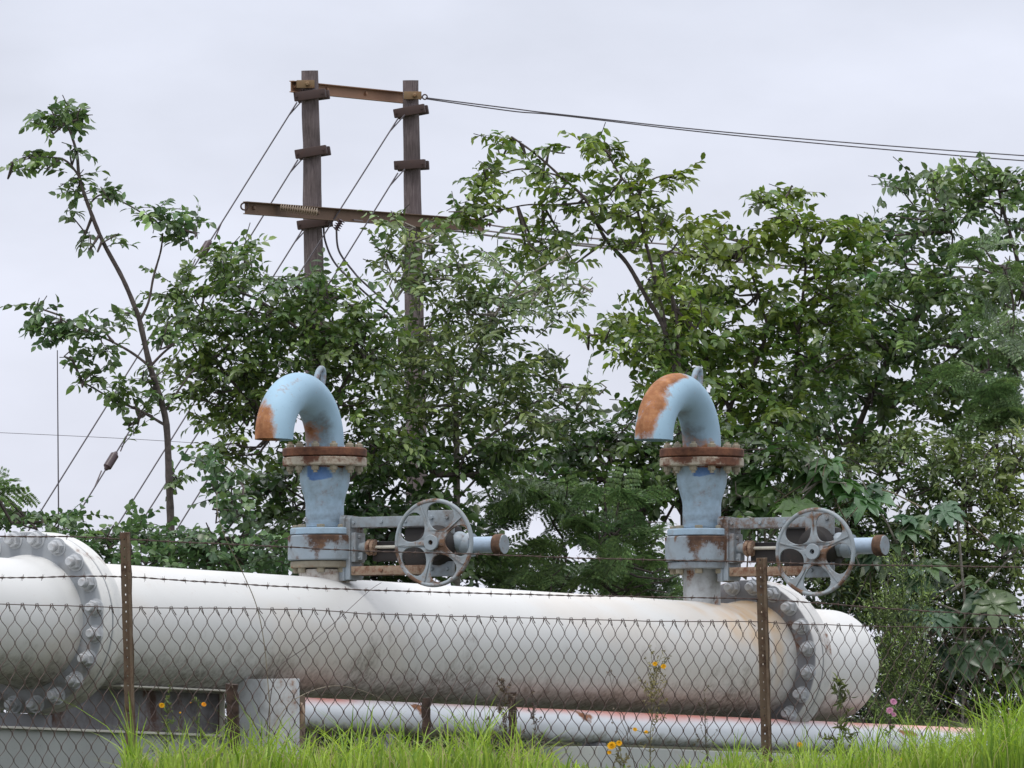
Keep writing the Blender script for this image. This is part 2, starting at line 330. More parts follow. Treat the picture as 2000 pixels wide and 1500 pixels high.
# ------------------------------------------------------------------ valves and goosenecks
def hexbolt(b, p, ax, r, h, seg=6): b.lathe([(r*.98,0),(r,h*.1),(r,h*.85),(r*.85,h)], o=p, ax=ax, seg=seg)
def make_valve(px_t, z0, sc, wrot, wdz, wdx, label):
    M = MP @ Matrix.Translation((0,px_t,z0)) @ Matrix.Diagonal((sc,sc,sc,1))
    v = empty('gate_valve', M, label, 'valve', 'gate valves with handwheels on the pipeline')
    def vw(p): return (.42*ss(-.02,.5,fn(p,5,sc*10)), 0, .42)
    def bw(p): return (.75*ss(.0,.4,fn((p.x*2,p.y*2,p.z*.8),4,sc*3)+.25*ss(.03,.055,p.z)), 0, .15)
    MB().lathe([(.10,-.063),(.180,-.063),(.186,-.057),(.186,0.0),(.186,.057),(.180,.063),(.10,.063)], seg=64).build('valve_body', M_valve, v, wear=bw)
    MB().lathe([(.09,-.101),(.168,-.101),(.172,-.097),(.172,-.07),(.168,-.066),(.09,-.066)], seg=64).build('flange', M_rustbolt if sc < 1.03 else M_valve, v, wear=vw)
    MB().lathe([(.09,.066),(.170,.066),(.174,.07),(.174,.095),(.168,.101),(.09,.101)], seg=64).build('flange', M_blue2, v, wear=lambda p: (.6*ss(.1,.5,fn(p,6,4)), 0, .1))
    for s_, z_ in ((1,.101),(-1,-.101)):
        b = None
        for i in range(8):
            a = R(22.5+45*i)
            m = MB(); hexbolt(m, (.142*math.cos(a), .142*math.sin(a), z_), (0,0,s_), .021, .016 if s_ > 0 else .024); m.build('bolt', M_rustbolt, v)
    # bonnet plate (faces +x), drilled
    th = .027; w2 = .066
    outer = [(-w2,-.165),(w2*.8,-.165),(w2,-.15),(w2,.14),(w2*.8,.16),(-w2*.8,.16),(-w2,.145)]
    hole = lambda cx, cy, r, n=12: [(cx+r*math.cos(2*math.pi*i/n)*.8, cy+r*math.sin(2*math.pi*i/n)*1.3) for i in range(n)]
    vs, fs = plate_mesh(outer, [hole(0,.13,.009), hole(.0,-.135,.009)], th)
    X = Matrix(((0,0,1,.139),(1,0,0,0),(0,1,0,0),(0,0,0,1)))
    m = MB(); m.add([X @ Vector(q) for q in vs], fs); m.build('bonnet_plate', M_valve, v, wear=vw)
    X2 = Matrix(((0,0,1,.169),(1,0,0,.006),(0,.97,0,0),(0,0,0,1))); m = MB(); m.add([X2 @ Vector(q) for q in vs], fs); m.build('bonnet_plate', M_valve, v, wear=vw)
    MB().box((.12,0,-.0),(.02,.2,.12)).build('bonnet_web', M_valve, v, wear=vw)
    # packing gland
    m = MB(); m.box((.197,-.005,.0),(.03,.10,.15), bev=.012); m.lathe([(.03,.21),(.03,.245),(.026,.26)], ax=(1,0,0), seg=24)
    m.box((.222,-.005,-.045),(.03,.05,.04), bev=.01)
    for dz in (.055,-.055): hexbolt(m, (.212,-.025,dz), (1,0,0), .011, .014)
    m.build('packing_gland', M_valve, v, wear=vw)
    m = MB()
    for x0 in (.262,.287): m.lathe([(.02,x0-.012),(.036,x0-.010),(.041,x0-.003),(.041,x0+.003),(.036,x0+.010),(.02,x0+.012)], ax=(1,0,0), seg=28)
    m.build('gland_nut', M_rusty, v)
    MB().lathe([(.0085,.29),(.0085,.62)], ax=(1,0,0), seg=16).build('stem', M_edge, v, wear=lambda p: (0,0,.2))
    # yoke beams
    for z_, mt, zz_, nm in ((.125,M_valve,.052,'yoke_beam'),(-.118,M_rusty,.045,'yoke_beam')):
        m = MB(); m.box((.41,-.045,z_),(.47,.014,zz_)); m.box((.41,-.02,z_+zz_/2-.006),(.465,.045,.009), bev=.002)
        for xx in (.20,.36,.5): hexbolt(m, (xx,-.052,z_), (0,-1,0), .009, .007)
        m.build(nm, mt, v, wear=vw)
        m = MB(); m.box((.41,.06,z_),(.47,.014,zz_)); m.build(nm, M_rusty if z_ < 0 else M_valve, v, wear=vw)
    # gearbox
    for bz, bh, bb in ((.115,.12,.14),(-.118,.075,-.118)):
        m = MB(); m.box((.70,-.052,bz),(.16,.018,bh))
        for xx in (.655,.745): hexbolt(m, (xx,-.061,bb), (0,-1,0), .011, .01)
        m.build('gearbox_bracket', M_valve, v, wear=vw)
    m = MB(); m.lathe([(.0,-.135),(.05,-.13),(.085,-.11),(.10,-.07),(.10,.07),(.06,.09)], o=(.69,0,.0), ax=(0,1,0), seg=32)
    m.box((.62,.02,.0),(.30,.09,.20), bev=.03); m.box((.42,.03,-.02),(.30,.04,.10), bev=.01)
    m.build('gearbox', M_dark, v)
    m = MB(); m.lathe([(.05,-.06),(.05,.0),(.043,.015),(.025,.03),(0,.034)], o=(.80,-.03,.02), ax=(.5,-.75,.2), seg=32)
    for i in range(6): a = R(60*i); 
    m.lathe([(.05,.62),(.05,.80),(.058,.81),(.058,.86)], ax=(1,0,0), seg=32)
    m.build('gearbox_cover', M_valve, v, wear=lambda p: (.25*ss(.0,.5,fn(p,8,4)),.0,.1))
    MB().lathe([(.041,.85),(.041,.992)], ax=(1,0,0), seg=32).build('stem_cover_tube', paint('blue_grey_tube_paint', (.36,.46,.58), speck=.5), v, wear=lambda p: (.55*ss(.1,.5,fn(p,9,4))*ss(.97,.88,p.x),0,.1))
    m = MB(); m.lathe([(.03,.985),(.050,.987),(.053,.993),(.053,1.032),(.047,1.04)], ax=(1,0,0), seg=32)
    m.build('tube_cap', M_valve, v, wear=lambda p: (.95*(1-ss(1.034,1.038,p.x)),0,.1))
    # handwheel: rim, five-holed web, hub
    wl = bpy.data.objects.new('handwheel', None); C.objects.link(wl); wl.parent = v
    RW = .222
    wl.matrix_basis = Matrix.Translation((.72+wdx, -.205, .028+wdz)) @ Matrix.Rotation(R(90),4,'X') @ Matrix.Rotation(R(2),4,'Y')
    MB().tube([((RW-.012)*math.cos(2*math.pi*i/72), (RW-.011)*math.sin(2*math.pi*i/72), 0) for i in range(72)], .0108, 12, closed=True).build('rim', M_wheel, wl, wear=lambda p: (.5*ss(.1,.5,fn(p,5,1))+.3*ss(.5,1.,-p.y/RW),0,.1))
    holes = []
    for k in range(5):
        a = R(wrot+72*k); lp = []
        for i in range(28):
            u = 2*math.pi*i/28; ex = math.cos(u); ey = math.sin(u)
            rad = .134+.070*ex; tan = (.076+.020*ex)*ey
            rr = min(math.hypot(rad,tan), RW-.019)/math.hypot(rad,tan)
            lp.append((rr*(rad*math.cos(a)-tan*math.sin(a)), rr*(rad*math.sin(a)+tan*math.cos(a))))
        holes.append(lp)
    vs, fs = plate_mesh([((RW-.012)*math.cos(2*math.pi*i/72),(RW-.012)*math.sin(2*math.pi*i/72)) for i in range(72)], holes+[[(.0105*math.cos(2*math.pi*i/12),.0105*math.sin(2*math.pi*i/12)) for i in range(12)]], .009)
    m = MB(); m.add([(q[0],q[1],q[2]+.022*max(0,1-math.hypot(q[0],q[1])/.12)) for q in vs], fs)
    for k in range(5):      # raised ribs down each spoke
        a = R(wrot+36+72*k); m.box((.125,0,.006),(.15,.008,.012), M=Matrix.Rotation(a,4,'Z'), bev=.003)
    m.build('web', M_wheel, wl, wear=lambda p: (.55*ss(.0,.45,fn(p,8,sc*5)+.25*ss(.12,.03,math.hypot(p.x,p.y))),0,.2))
    MB().lathe([(.012,-.03),(.035,-.03),(.036,.02),(.040,.036),(.037,.040),(.013,.040),(.012,.03)], seg=32, caps=False).build('hub', M_wheel, wl)
    MB().lathe([(.0115,-.1),(.0115,.02)], seg=16).build('spindle', M_dark, wl)
    return v
ya1 = 1246.5; s1 = proj(MP @ Vector((0,TV1,0))); s2 = proj(MP @ Vector((0,TV2,0)))
Z1 = (s1[1]-1071)/s1[2]; Z2 = (s2[1]-1073)/s2[2]
make_valve(TV1, Z1, 1.0, 3, -.022, .032, 'grey rusty gate valve and handwheel on the short riser, the left one')
make_valve(TV2, Z2, 1.06, -14, -.062, .035, 'grey-blue gate valve and handwheel on the taller riser by the domed pipe end')

def make_neck(px_t, zf, sc, kind, label):
    """origin at underside of the rusty flange pair"""
    M = MP @ Matrix.Translation((0,px_t,zf)) @ Matrix.Diagonal((sc,sc,sc,1))
    v = empty('gooseneck_vent', M, label, 'vent pipe', 'gooseneck vents on the valves')
    FZ = .092; r = .0965; RB = .25; zc = .115       # bend centre height above flange underside
    path = [(0,0,FZ-.01),(0,0,FZ)]
    rings = 48
    for i in range(rings+1):
        a = math.pi*i/rings; path.append((0, -RB+RB*math.cos(a), zc+RB*math.sin(a)))
    m = MB(); m.tube(path, r, 56, caps=False, nrm=Vector((1,0,0))); path2 = path[::-1]
    m.tube(path[-30:], r-.008, 56, caps=False, nrm=Vector((1,0,0)))
    # annular lip at the mouth
    e = Vector(path[-1]); n = 56; vs = []
    for q in (r, r-.008):
        for i in range(n): a = 2*math.pi*i/n; vs.append(e+Vector((q*math.cos(a), q*math.sin(a), 0)))
    m.add(vs, [(i,(i+1)%n,n+(i+1)%n,n+i) for i in range(n)])
    def wear(p):
        dy = p.y+RB; dz = p.z-zc; rho = math.hypot(dy,dz); side = .87*p.x+.49*p.y; nn = fn(p,5,3 if kind == 1 else 21); rr = 0; dirt = 0
        if kind == 1:
            rr += ss(-.205,-.285, side+.035*nn) *1.25* ss(.25,.10,dz)
            rr += .35*ss(.18,.09,rho+.05*nn)*ss(-.02,.08,dy)*ss(.14,-.02,p.x+.03)+.55*ss(.09,.03,abs(p.y+.06-.02*nn))*ss(.1,-.02,p.x)*ss(-.03,.1,dy)*ss(.2,.05,dz)*.8
            rr += .22*ss(.3,.34,rho)*ss(.2,.5,fn(p,7,9))*ss(.1,.25,dz)
            dirt = .75*ss(.22,.12,rho+.04*nn)*ss(.02,.15,dy)
        else:
            rr += 1.2*ss(.95,.5,abs(p.x/r+.06+.30*nn))*ss(.255,.275,rho)*ss(.10,-.10,dy+.10*nn)*(.75+.25*ss(-.3,.3,fn(p,14,2)))*ss(-.01,.05,dz)**.5 if dz > -.02 else .5
            rr += .6*ss(.12,.03,dz+.1*nn+.05)*ss(.1,.2,dy)
            dirt = .9*ss(.22,.11,rho+.05*nn)*ss(-.02,.1,dy)
        return (min(1,rr), 0, min(1,dirt))
    m.build('bend', M_blue, v, wear=wear)
    # lifting lug
    a = math.acos(.18/.345); c = Vector((0,-RB+.185,zc+.285)); m = MB(); up = Vector((0,.38,.92)).normalized(); sd = Vector((0,.92,-.38)).normalized()
    m.tube([c+up*(.040+.060*math.sin(t))+sd*.032*math.cos(t) for t in [2*math.pi*i/28 for i in range(28)]], .0145, 10, closed=True)
    m.build('lifting_lug', M_blue2, v, wear=lambda p: (.3,0,.35))
    def fw(off): return lambda p: (.48+.6*ss(-.2,.4,fn((p.x*1.5,p.y*1.5,p.z*3),5,off)), .0, .3*max(0,fn(p,6,off)))
    q1 = paint('flaking_flange_paint', (.42,.38,.30), base_rust=-.05, rough=.6, speck=.8, rust=((.13,.05,.03),(.22,.10,.055)))
    MB().lathe([(.08,0),(.205,0),(.212,.006),(.212,.039),(.208,.044),(.08,.044)], seg=72).build('flange', q1, v, wear=fw(7+kind))
    MB().lathe([(.08,.048),(.206,.048),(.212,.053),(.212,.085),(.205,.092),(.08,.092)], seg=72).build('flange', M_rusty, v, wear=fw(17+kind))
    for i in range(12):
        a = R(15+30*i); p = (.178*math.cos(a), .178*math.sin(a)); m = MB(); hexbolt(m, (*p,.092), (0,0,1), .0205, .019); m.lathe([(.011,-.036),(.011,.121)], o=(*p,0), seg=12)
        hexbolt(m, (*p,0), (0,0,-1), .0205, .024)
        m.build('bolt', M_rustbolt, v)
    m = MB(); hts = [0,-.02,-.05,-.075,-.10,-.125,-.15,-.175,-.2,-.24,-.28,-.300,-.303,-.306,-.33]
    def rad(h): return .126-.0295*ss(-.06,-.2,h)+(.0035 if -.3045 < h < -.3 else 0)
    prof = [(rad(-.0025*i), -.0025*i) for i in range(132)]
    def rw(p):
        a = math.atan2(p.y, p.x)
        px = .87*p.x+.49*p.y        # bare-blue patch just under the flange
        u, wv = (px+.03, .075) if kind == 1 else (px-.02, .06)
        g = ss(.35,.5, ss(wv,wv*.5,abs(u)+.045*fn(p,11,1))*ss(-.085 if kind == 1 else -.055,-.06 if kind == 1 else -.04,p.z+.02*fn(p,12,4)) )*(1 if p.y < .06 else 0)
        return (.22*ss(.2,.5,fn(p,6,5))+.5*ss(-.014,-.004,p.z), g, .18+.3*ss(-.35,.4,fn((p.x,p.y,p.z*8),3,6))*ss(-.2,-.3,p.z))
    m.lathe(prof, seg=64, caps=False); m.build('reducer', M_blue2, v, wear=rw)
    return v
zf1 = (s1[1]-911)/s1[2]; zf2 = (s2[1]-912)/s2[2]
make_neck(TV1, zf1, 1.0, 1, 'pale blue gooseneck vent with narrow rust down the side of its mouth, the left one')
make_neck(TV2, zf2, 1.06, 2, 'blue gooseneck vent with a broad orange rust patch over its bend, the right one')

# ------------------------------------------------------------------ small pipe, supports
MS = frame(at(590,1395,393.5)); small = empty('small_pipe', MS, 'thin pale pipe with a coral red stripe along its top, below the big white pipeline', 'pipe')
t_end = solve_t(MS, 2080)
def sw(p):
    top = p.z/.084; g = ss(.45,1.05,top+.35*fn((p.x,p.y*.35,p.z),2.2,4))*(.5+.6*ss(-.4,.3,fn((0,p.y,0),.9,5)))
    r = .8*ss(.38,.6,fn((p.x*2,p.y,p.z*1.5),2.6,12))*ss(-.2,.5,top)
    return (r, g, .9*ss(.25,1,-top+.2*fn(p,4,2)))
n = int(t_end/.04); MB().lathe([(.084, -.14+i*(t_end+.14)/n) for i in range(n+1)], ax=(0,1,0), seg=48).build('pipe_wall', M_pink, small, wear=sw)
MB().lathe([(.06,-.16),(.1,-.16),(.1,-.14),(.084,-.138)], ax=(0,1,0), seg=48).build('end_collar', M_rusty, small)
# concrete plinth under it
Z0 = GZ-.1
def local_box(M, x0,x1,y0,y1,z0,z1, mb, bev=.008): mb.box(((x0+x1)/2,(y0+y1)/2,(z0+z1)/2),(x1-x0,y1-y0,z1-z0), bev=bev)
zs = at(590,1395,393.5).z
m = MB(); local_box(MS, -.02,.35, solve_t(MS,1045,-.02), t_end+3, GZ-.1-zs, -.115, m)
o = m.build('concrete_plinth', M_concrete); o.matrix_world = MS; tag(o, 'low grey concrete plinth under the coral striped pipe, right of the yellow flowers', 'plinth')
for px in (745, 1160, 1560):
    y0 = solve_t(MS, px)
    m = MB(); local_box(MS, -.05,.05, y0-.04, y0+.04, GZ-.1-zs, -.082, m, .005)
    o = m.build('pipe_rest', M_support); o.matrix_world = MS; tag(o, {745:'short steel rest under the small pipe near the stump post', 1160:'short steel rest under the small pipe by the yellow flowers', 1560:'short steel rest under the small pipe right of the tall post'}[px], 'pipe support', 'rests under the small pipe')
# saddle block
zo = at(50,1215,406).z
yb = tpx(519, .32, -.3)
zt = (s1[1]-1338)/s1[2]-.012
sad = empty('pipe_saddle', MP @ Matrix.Translation((.32,yb,0)), 'pale painted steel saddle block holding up the white pipe, rust along its top edge', 'pipe support')
m = MB(); zb = GZ-.1-zo
m.box((0,.02,(-.235+zb)/2),(.345,.035,-.235-zb), bev=.003)
m.build('saddle_block', M_block, sad, wear=lambda p: (.6*ss(.03,.0,-.235-p.z)*ss(0,.4,fn(p,7,3)+.2), 0, .1+.2*ss(.1,.4,fn(p,5,2))))
m = MB(); m.box((.0,.20,(-.31+zb)/2),(.03,.32,-.31-zb), bev=.004); m.build('side_stiffener', M_post, sad)
# channel beam on the left
yl0 = -3.2; 
chan = empty('support_channel', MP @ Matrix.Translation((.05,0,0)), 'long grey steel channel under the left flange, its lower lip pale, dark recessed web', 'support beam')
y1 = solve_t(MP, 440, .05, -.4); zl = -.505
def chw(p): return (.55*ss(.25,.5,fn((p.y*2,p.x,p.z*.3),1.8,6)), 0, .35+.4*ss(0,.5,fn(p,2,3)))
ztop = -.318
def cb(x0,x1,ya,yb_,z0,z1,name,mat,wear=None,bev=.003):
    m = MB(); m.box(((x0+x1)/2,(ya+yb_)/2,(z0+z1)/2),(x1-x0,yb_-ya,z1-z0), bev=bev); return m.build(name, mat, chan, wear=wear)
def cb(x0,x1,ya,yb_,z0,z1,name,mat,wear=None,bev=.003):
    m = MB(); m.box(((x0+x1)/2,(ya+yb_)/2,(z0+z1)/2),(x1-x0,yb_-ya,z1-z0), bev=bev); return m.build(name, mat, chan, wear=wear)
m = MB(); 
# web as a fine grid so the rust runs show
nx_, nz_ = 90, 8; W0 = .205
vs = [(-.03, W0+(y1-W0)*i/nx_, zl+(ztop+.06-zl)*j/nz_) for i in range(nx_+1) for j in range(nz_+1)]
vs2 = [(v[0]-.012,v[1],v[2]) for v in vs]; q = lambda i,j: i*(nz_+1)+j
m.add(vs, [(q(i,j),q(i+1,j),q(i+1,j+1),q(i,j+1)) for i in range(nx_) for j in range(nz_)]); m.add(vs2, [(q(i,j+1),q(i+1,j+1),q(i+1,j),q(i,j)) for i in range(nx_) for j in range(nz_)])
m.build('web', M_support, chan, wear=chw)  # web coloured dark grey to include the shade of the big pipe
cb(-.04,-.03, yl0, W0+.01, zl-.005, -.441, 'web', M_support)
cb(-.045,.0, yl0, y1, zl-.012, zl, 'lower_flange', M_edge)
cb(-.028,.0, y1-.012, y1, zl+.001, ztop+.02, 'end_plate', M_edge)
cb(-.028,.10, y1-1.15, y1, ztop+.021, ztop+.030, 'upper_flange', M_edge)
# wall below the channel
m = MB(); nn = 60; vs = []; fs = []
m.box((-.085,(yl0+y1)/2+.25,(zl-.014+zb)/2),(.11,(y1-yl0)+.5,(zl-.014-zb)), bev=.002)
o = m.build('footing_wall', M_concrete); o.matrix_world = MP @ Matrix.Translation((.05,0,0)); tag(o, 'pale grey-green concrete footing wall at the bottom left, under the steel channel', 'footing')

# ------------------------------------------------------------------ fence
SF = lambda px: 425-(px-248)*.0169
def fp(px, py, fwd=0.0): return atd(px, py, F/SF(px)-fwd)
fence = empty('chain_link_fence', Vector((fp(248,1500).x, fp(248,1500).y, GZ)), 'rusty chain link fence with steel posts and barbed wire strands, in front of the pipes', 'fence')
IF = fence.matrix_world.inverted()
def fbuild(m, name, mat, **k):
    m.v = [tuple(IF @ Vector(v)) for v in m.v]; return m.build(name, mat, fence, **k)
def make_post(top, bot, name='fence_post', wid=.046, holes=True, dx=0):
    A = fp(*top, fwd=.03); B = fp(*bot, fwd=.03); ax = (A-B); L = ax.length; ax.normalize()
    X = Vector((1,0,0)); X = (X-ax*X.dot(ax)).normalized(); Y = ax.cross(X)
    hs = []
    if holes:
        for i in range(int(L/.042)):
            z = .05+i*.042+random.uniform(-.004,.004)
            hs.append([(-.006+.0042*math.cos(t), z+.0065*math.sin(t)) for t in [2*math.pi*k/8 for k in range(8)]])
    n = 24; outer = [(-wid/2+random.uniform(-.0018,.0018), L*i/n) for i in range(n+1)]+[(wid/2+random.uniform(-.0022,.0022), L*(1-i/n)) for i in range(n+1)]
    vs, fs = plate_mesh(outer, hs, .006)
    MT = Matrix(((X.x,ax.x,Y.x,B.x),(X.y,ax.y,Y.y,B.y),(X.z,ax.z,Y.z,B.z),(0,0,0,1)))
    m = MB(); m.add([MT @ Vector(v) for v in vs], fs)
    # stem of the T, towards the viewer, rough edged
    st = []; 
    for i in range(n+1):
        for xx, yy in ((.008,-.003),(.020,-.003),(.020,-.034),(.008,-.034)): st.append(MT @ Vector((xx+random.uniform(-.0015,.0015), L*i/n, yy+random.uniform(-.003,.003))))
    m.add(st, [(4*i+k,4*i+(k+1)%4,4*i+4+(k+1)%4,4*i+4+k) for i in range(n) for k in range(4)]+[(4*n,4*n+1,4*n+2,4*n+3)])
    return fbuild(m, name, M_post, wear=lambda p: (.3*fn(p,9,4), 0, .4*max(0,fn((p.x*3,p.y*3,p.z),6,2))), smooth=False)
make_post((245,1040),(257,1520)); make_post((1487,1090),(1499,1520), wid=.05)
make_post((2540,1135),(2550,1520)); make_post((-980,990),(-980,1520))
# stubby posts behind the mesh
for a, b, l, wd in (((832,1363),(834,1520),'short burnt stump of a post between the coral pipe and the mesh, nearest the saddle',.044), ((1000,1352),(1004,1520),'dark stump post wrapped in dead weeds before the coral pipe',.040), ((452,1336),(462,1520),'dark rusty upright post beside the pale saddle block',.058)):
    A = atd(*a, F/SF(a[0])+.35); B = atd(*b, F/SF(b[0])+.35); nseg = 26
    pth = [B.lerp(A, i/nseg)+Vector((random.uniform(-.002,.002),0,0)) for i in range(nseg+1)]
    m = MB(); m.tube(pth, [wd/2*(1+.12*random.uniform(-1,1)) for _ in pth], 9); m.v = [tuple(Vector(v)-Vector((B.x,B.y,GZ))) for v in m.v]
    o = m.build('stump_post', simple('charred_post_%d' % a[0], (.018,.013,.011), (.085,.05,.035), 22, .9, bs=.8)); o.location = (B.x,B.y,GZ); tag(o, l, 'post')
ytop = np.array([[-1200,1160],[-60,1178],[0,1180],[130,1183],[248,1187],[420,1188],[560,1190],[640,1191],[680,1198],[900,1204],[1100,1209],[1300,1214],[1480,1214],[1560,1219],[1740,1224],[2000,1228],[2600,1240]], float)
def topy(px): return float(np.interp(px, ytop[:,0], ytop[:,1]))
def strand(pts, name, twist=True, r=.0021, barbs=None, step=12, mat=None):
    pts = np.array(pts, float); px = np.arange(pts[0,0], pts[-1,0], step); m = MB()
    # smooth path
    py = np.interp(px, pts[:,0], pts[:,1]); k = np.ones(7)/7; pyp = np.pad(py,3,'edge'); py = np.convolve(pyp,k,'valid')
    py += np.array([.9*noise.noise(Vector((x*.02, r*1000, 0))) for x in px])
    P = [fp(a,b, fwd=.012) for a,b in zip(px,py)]
    if twist:
        for ph in (0, math.pi):
            Q = [p+Vector((0, .0022*math.cos(i*1.9+ph), .0026*math.sin(i*1.9+ph))) for i,p in enumerate(P)]
            m.tube(Q, r, 5)
    else: m.tube(P, r, 5)
    if barbs:
        x = pts[0,0]+10
        while x < pts[-1,0]-10:
            c = fp(x, float(np.interp(x,px,py)), fwd=.012)
            for q in range(2):
                a = random.uniform(0,math.pi); d = Vector((random.uniform(-.35,.35), math.cos(a)*.5, math.sin(a) if abs(math.sin(a))>.5 else .8)).normalized(); Lb = random.uniform(.014,.021)
                m.tube([c-d*Lb+Vector((.004*q,0,0)), c+Vector((.004*q,0,0)), c+d*Lb+Vector((.004*q,0,0))], [.0007,.0016,.0007], 4)
            m.tube([c+Vector((-.005,0,0)), c+Vector((.006,0,0))], .0047, 6)
            x += barbs*random.uniform(.9,1.1)
    fbuild(m, name, mat or M_wire)
strand([(-1000,1010),(0,1048),(150,1048),(255,1054),(420,1062),(560,1068),(700,1076),(760,1078),(920,1082),(1130,1090),(1300,1094),(1488,1098),(1650,1103),(2000,1108),(2560,1120)], 'barbed_wire', barbs=40)
strand([(-1000,1095),(0,1129),(100,1127),(180,1125),(248,1126),(300,1130),(520,1144),(700,1152),(900,1158),(1100,1163),(1340,1167),(1488,1170),(1600,1178),(1750,1190),(2000,1205),(2560,1230)], 'barbed_wire', barbs=40)
strand([(x,y) for x,y in ytop], 'line_wire', twist=False, r=.0022)
# woven mesh
wob = lambda px, py, k: noise.noise(Vector((px*.009, py*.012, k)))
m = MB(); pxs = []; x = -70.0
while x < 2080:
    pxs.append(x); x += .5*float(np.interp(x, [0,300,500,900,1200,2000],[28.3,29.6,27.3,26.5,25.0,24.2]))
def node(k, j):
    X = pxs[k]; half = float(np.interp(X,[0,1000,2000],[25,23.4,23])); y = topy(X)+j*half+3; low = max(0, j-4)
    h = noise.noise(Vector((k*3.7,j*5.3,2.2)))*1.6; h2 = noise.noise(Vector((k*2.9,j*4.1,8.2)))*1.8
    return (X+(5.0*wob(X*.8,y,1)+h)*min(1,j*.5)+low*(1.3*wob(X,300,4)+.8), y+(4.5*wob(X,y*.7,7)+h2)*min(1,j)-(4 if j == 0 else 0))
for i in range(len(pxs)-1):
    fl = i % 2; nst = int((1530-topy(pxs[i]))/23)+2
    path = [node(i+((j+fl) % 2), j) for j in range(nst)]
    fine = []
    for j in range(len(path)-1):
        a, b = path[j], path[j+1]; sgn = 1 if (j+fl) % 2 == 0 else -1
        for u in (0,.1,.3,.5,.7,.9):
            v = u-.085*math.sin(2*math.pi*u)
            fine.append(fp(a[0]+(b[0]-a[0])*v+.9*sgn*(1 if u in (0,) else 0), a[1]+(b[1]-a[1])*u, fwd=.004*sgn*math.cos(math.pi*u)))
    m.tube(fine, .0019, 4)
    if fl == 0:
        c = (pxs[i], topy(pxs[i])-1)
        m.tube([fp(c[0]-3,c[1]+9), fp(c[0]-2,c[1]-1.5), fp(c[0]+2,c[1]-2.5), fp(c[0]+4,c[1]+5,.006), fp(c[0]+6+random.uniform(-2,5),c[1]+13+random.uniform(-3,3),.008)], .0021, 4)
fbuild(m, 'wire_mesh', M_wire)

# ------------------------------------------------------------------ pole frame, cables, guys
SP = 136.0
frm = empty('utility_pole_frame', at(608,HZ-(GZ-EYE)*SP,SP), 'two weathered wooden poles joined by rusty steel crossbeams, rising above the trees', 'utility pole')
frm.location.z = GZ; bpy.context.view_layer.update(); IU = Matrix.Translation(-frm.location)
def ub(m, name, mat, parent=frm, **k):
    m.v = [tuple(IU @ Vector(v)) for v in m.v]; return m.build(name, mat, parent, **k)
SP2 = 134.2
def pole(top, bot, s, w0, w1):
    A = at(*top, s); B = at(*bot, s); n = 60; pth = [A.lerp(B, i/n)+Vector((.012*noise.noise(Vector((i*.25,top[0],0))),0,0)) for i in range(n+1)]
    m = MB(); m.tube(pth, [((w0+(w1-w0)*i/n)/s/2)*(1+.05*noise.noise(Vector((i*.5,top[0],3)))) for i in range(n+1)], 20); ub(m, 'pole', M_wood)
pole((605,138),(640,1830), SP, 33, 58); pole((802,157),(828,1828), SP2, 31, 56)
def channel(a, b, sa, sb, h, name, mat, fwd, lip=.07):
    """C section beam from pixel a to pixel b at scales sa, sb; open side to the viewer"""
    A = at(*a, sa)+Vector((0,-fwd,0)); B = at(*b, sb)+Vector((0,-fwd,0)); ax = (B-A).normalized(); up = Vector((0,0,1)); nr = ax.cross(up).normalized()
    if nr.y > 0: nr = -nr
    up = ax.cross(nr).normalized(); up = up if up.z > 0 else -up
    m = MB(); L = (B-A).length
    MT = Matrix(((ax.x,nr.x,up.x,A.x),(ax.y,nr.y,up.y,A.y),(ax.z,nr.z,up.z,A.z),(0,0,0,1)))
    nseg = 40
    for (y0,y1,z0,z1,x0) in ((0,.012,-h/2,h/2,.06),(.013,.013+lip,h/2-.012,h/2,0),(.013,.013+lip,-h/2,-h/2+.012,0)):
        vs = []
        for i in range(nseg+1):
            x = x0+(L-x0)*i/nseg
            for y,z in ((y0,z0),(y1,z0),(y1,z1),(y0,z1)): vs.append(MT @ Vector((x,y,z)))
        m.add(vs, [(4*i+k,4*i+(k+1)%4,4*i+4+(k+1)%4,4*i+4+k) for i in range(nseg) for k in range(4)]+[(3,2,1,0),(4*nseg,4*nseg+1,4*nseg+2,4*nseg+3)])
    for u in (.04,.3,.62,.95):
        p = MT @ Vector((L*u,.012,.01)); m.lathe([(.03,0),(.03,.03),(.02,.04)], o=p, ax=nr, seg=6)
    return ub(m, name, mat, smooth=False), MT
_, MT1 = channel((563,167),(800,191), 136.3, 133.8, .165, 'crossbeam', M_beamtop, -.18)
_, MT2 = channel((474,408),(945,443.2), 137.6, 133.2, .18, 'crossbeam', M_beamlow, .22)
for cx, cy, tl, s in ((609,187,-7,SP),(611,298,-9,SP),(615,437,-8,SP),(803,218,-10,SP2),(804,323,-3,SP2),(812,668,-4,SP2),(625,640,-4,SP)):
    c = at(cx,cy,s); m = MB(); MM = Matrix.Translation(c) @ Matrix.Rotation(R(tl),4,'Y') @ Matrix.Rotation(R(-8),4,'Z')
    for yy in (-.17,.17): m.box((0,yy,0),(.46,.10,.13), M=MM, bev=.012)
    m.box((0,0,0),(.30,.30,.09), M=MM, bev=.04)
    for xx in (-.19,.19): m.tube([MM @ Vector((xx,-.25,0)), MM @ Vector((xx,.25,0))], .014, 6)
    ub(m, 'clamp', M_clamp)
for cx, cy, s in ((597,166,SP),(806,188,SP2)):
    c = at(cx,cy,s)+Vector((0,-.15,0)); m = MB(); m.box(c,(.26,.06,.115), bev=.01); m.lathe([(.035,0),(.035,.03),(.022,.05)], o=c+Vector((.03,-.03,0)), ax=(0,-1,0), seg=6); ub(m, 'bracket', M_yel)
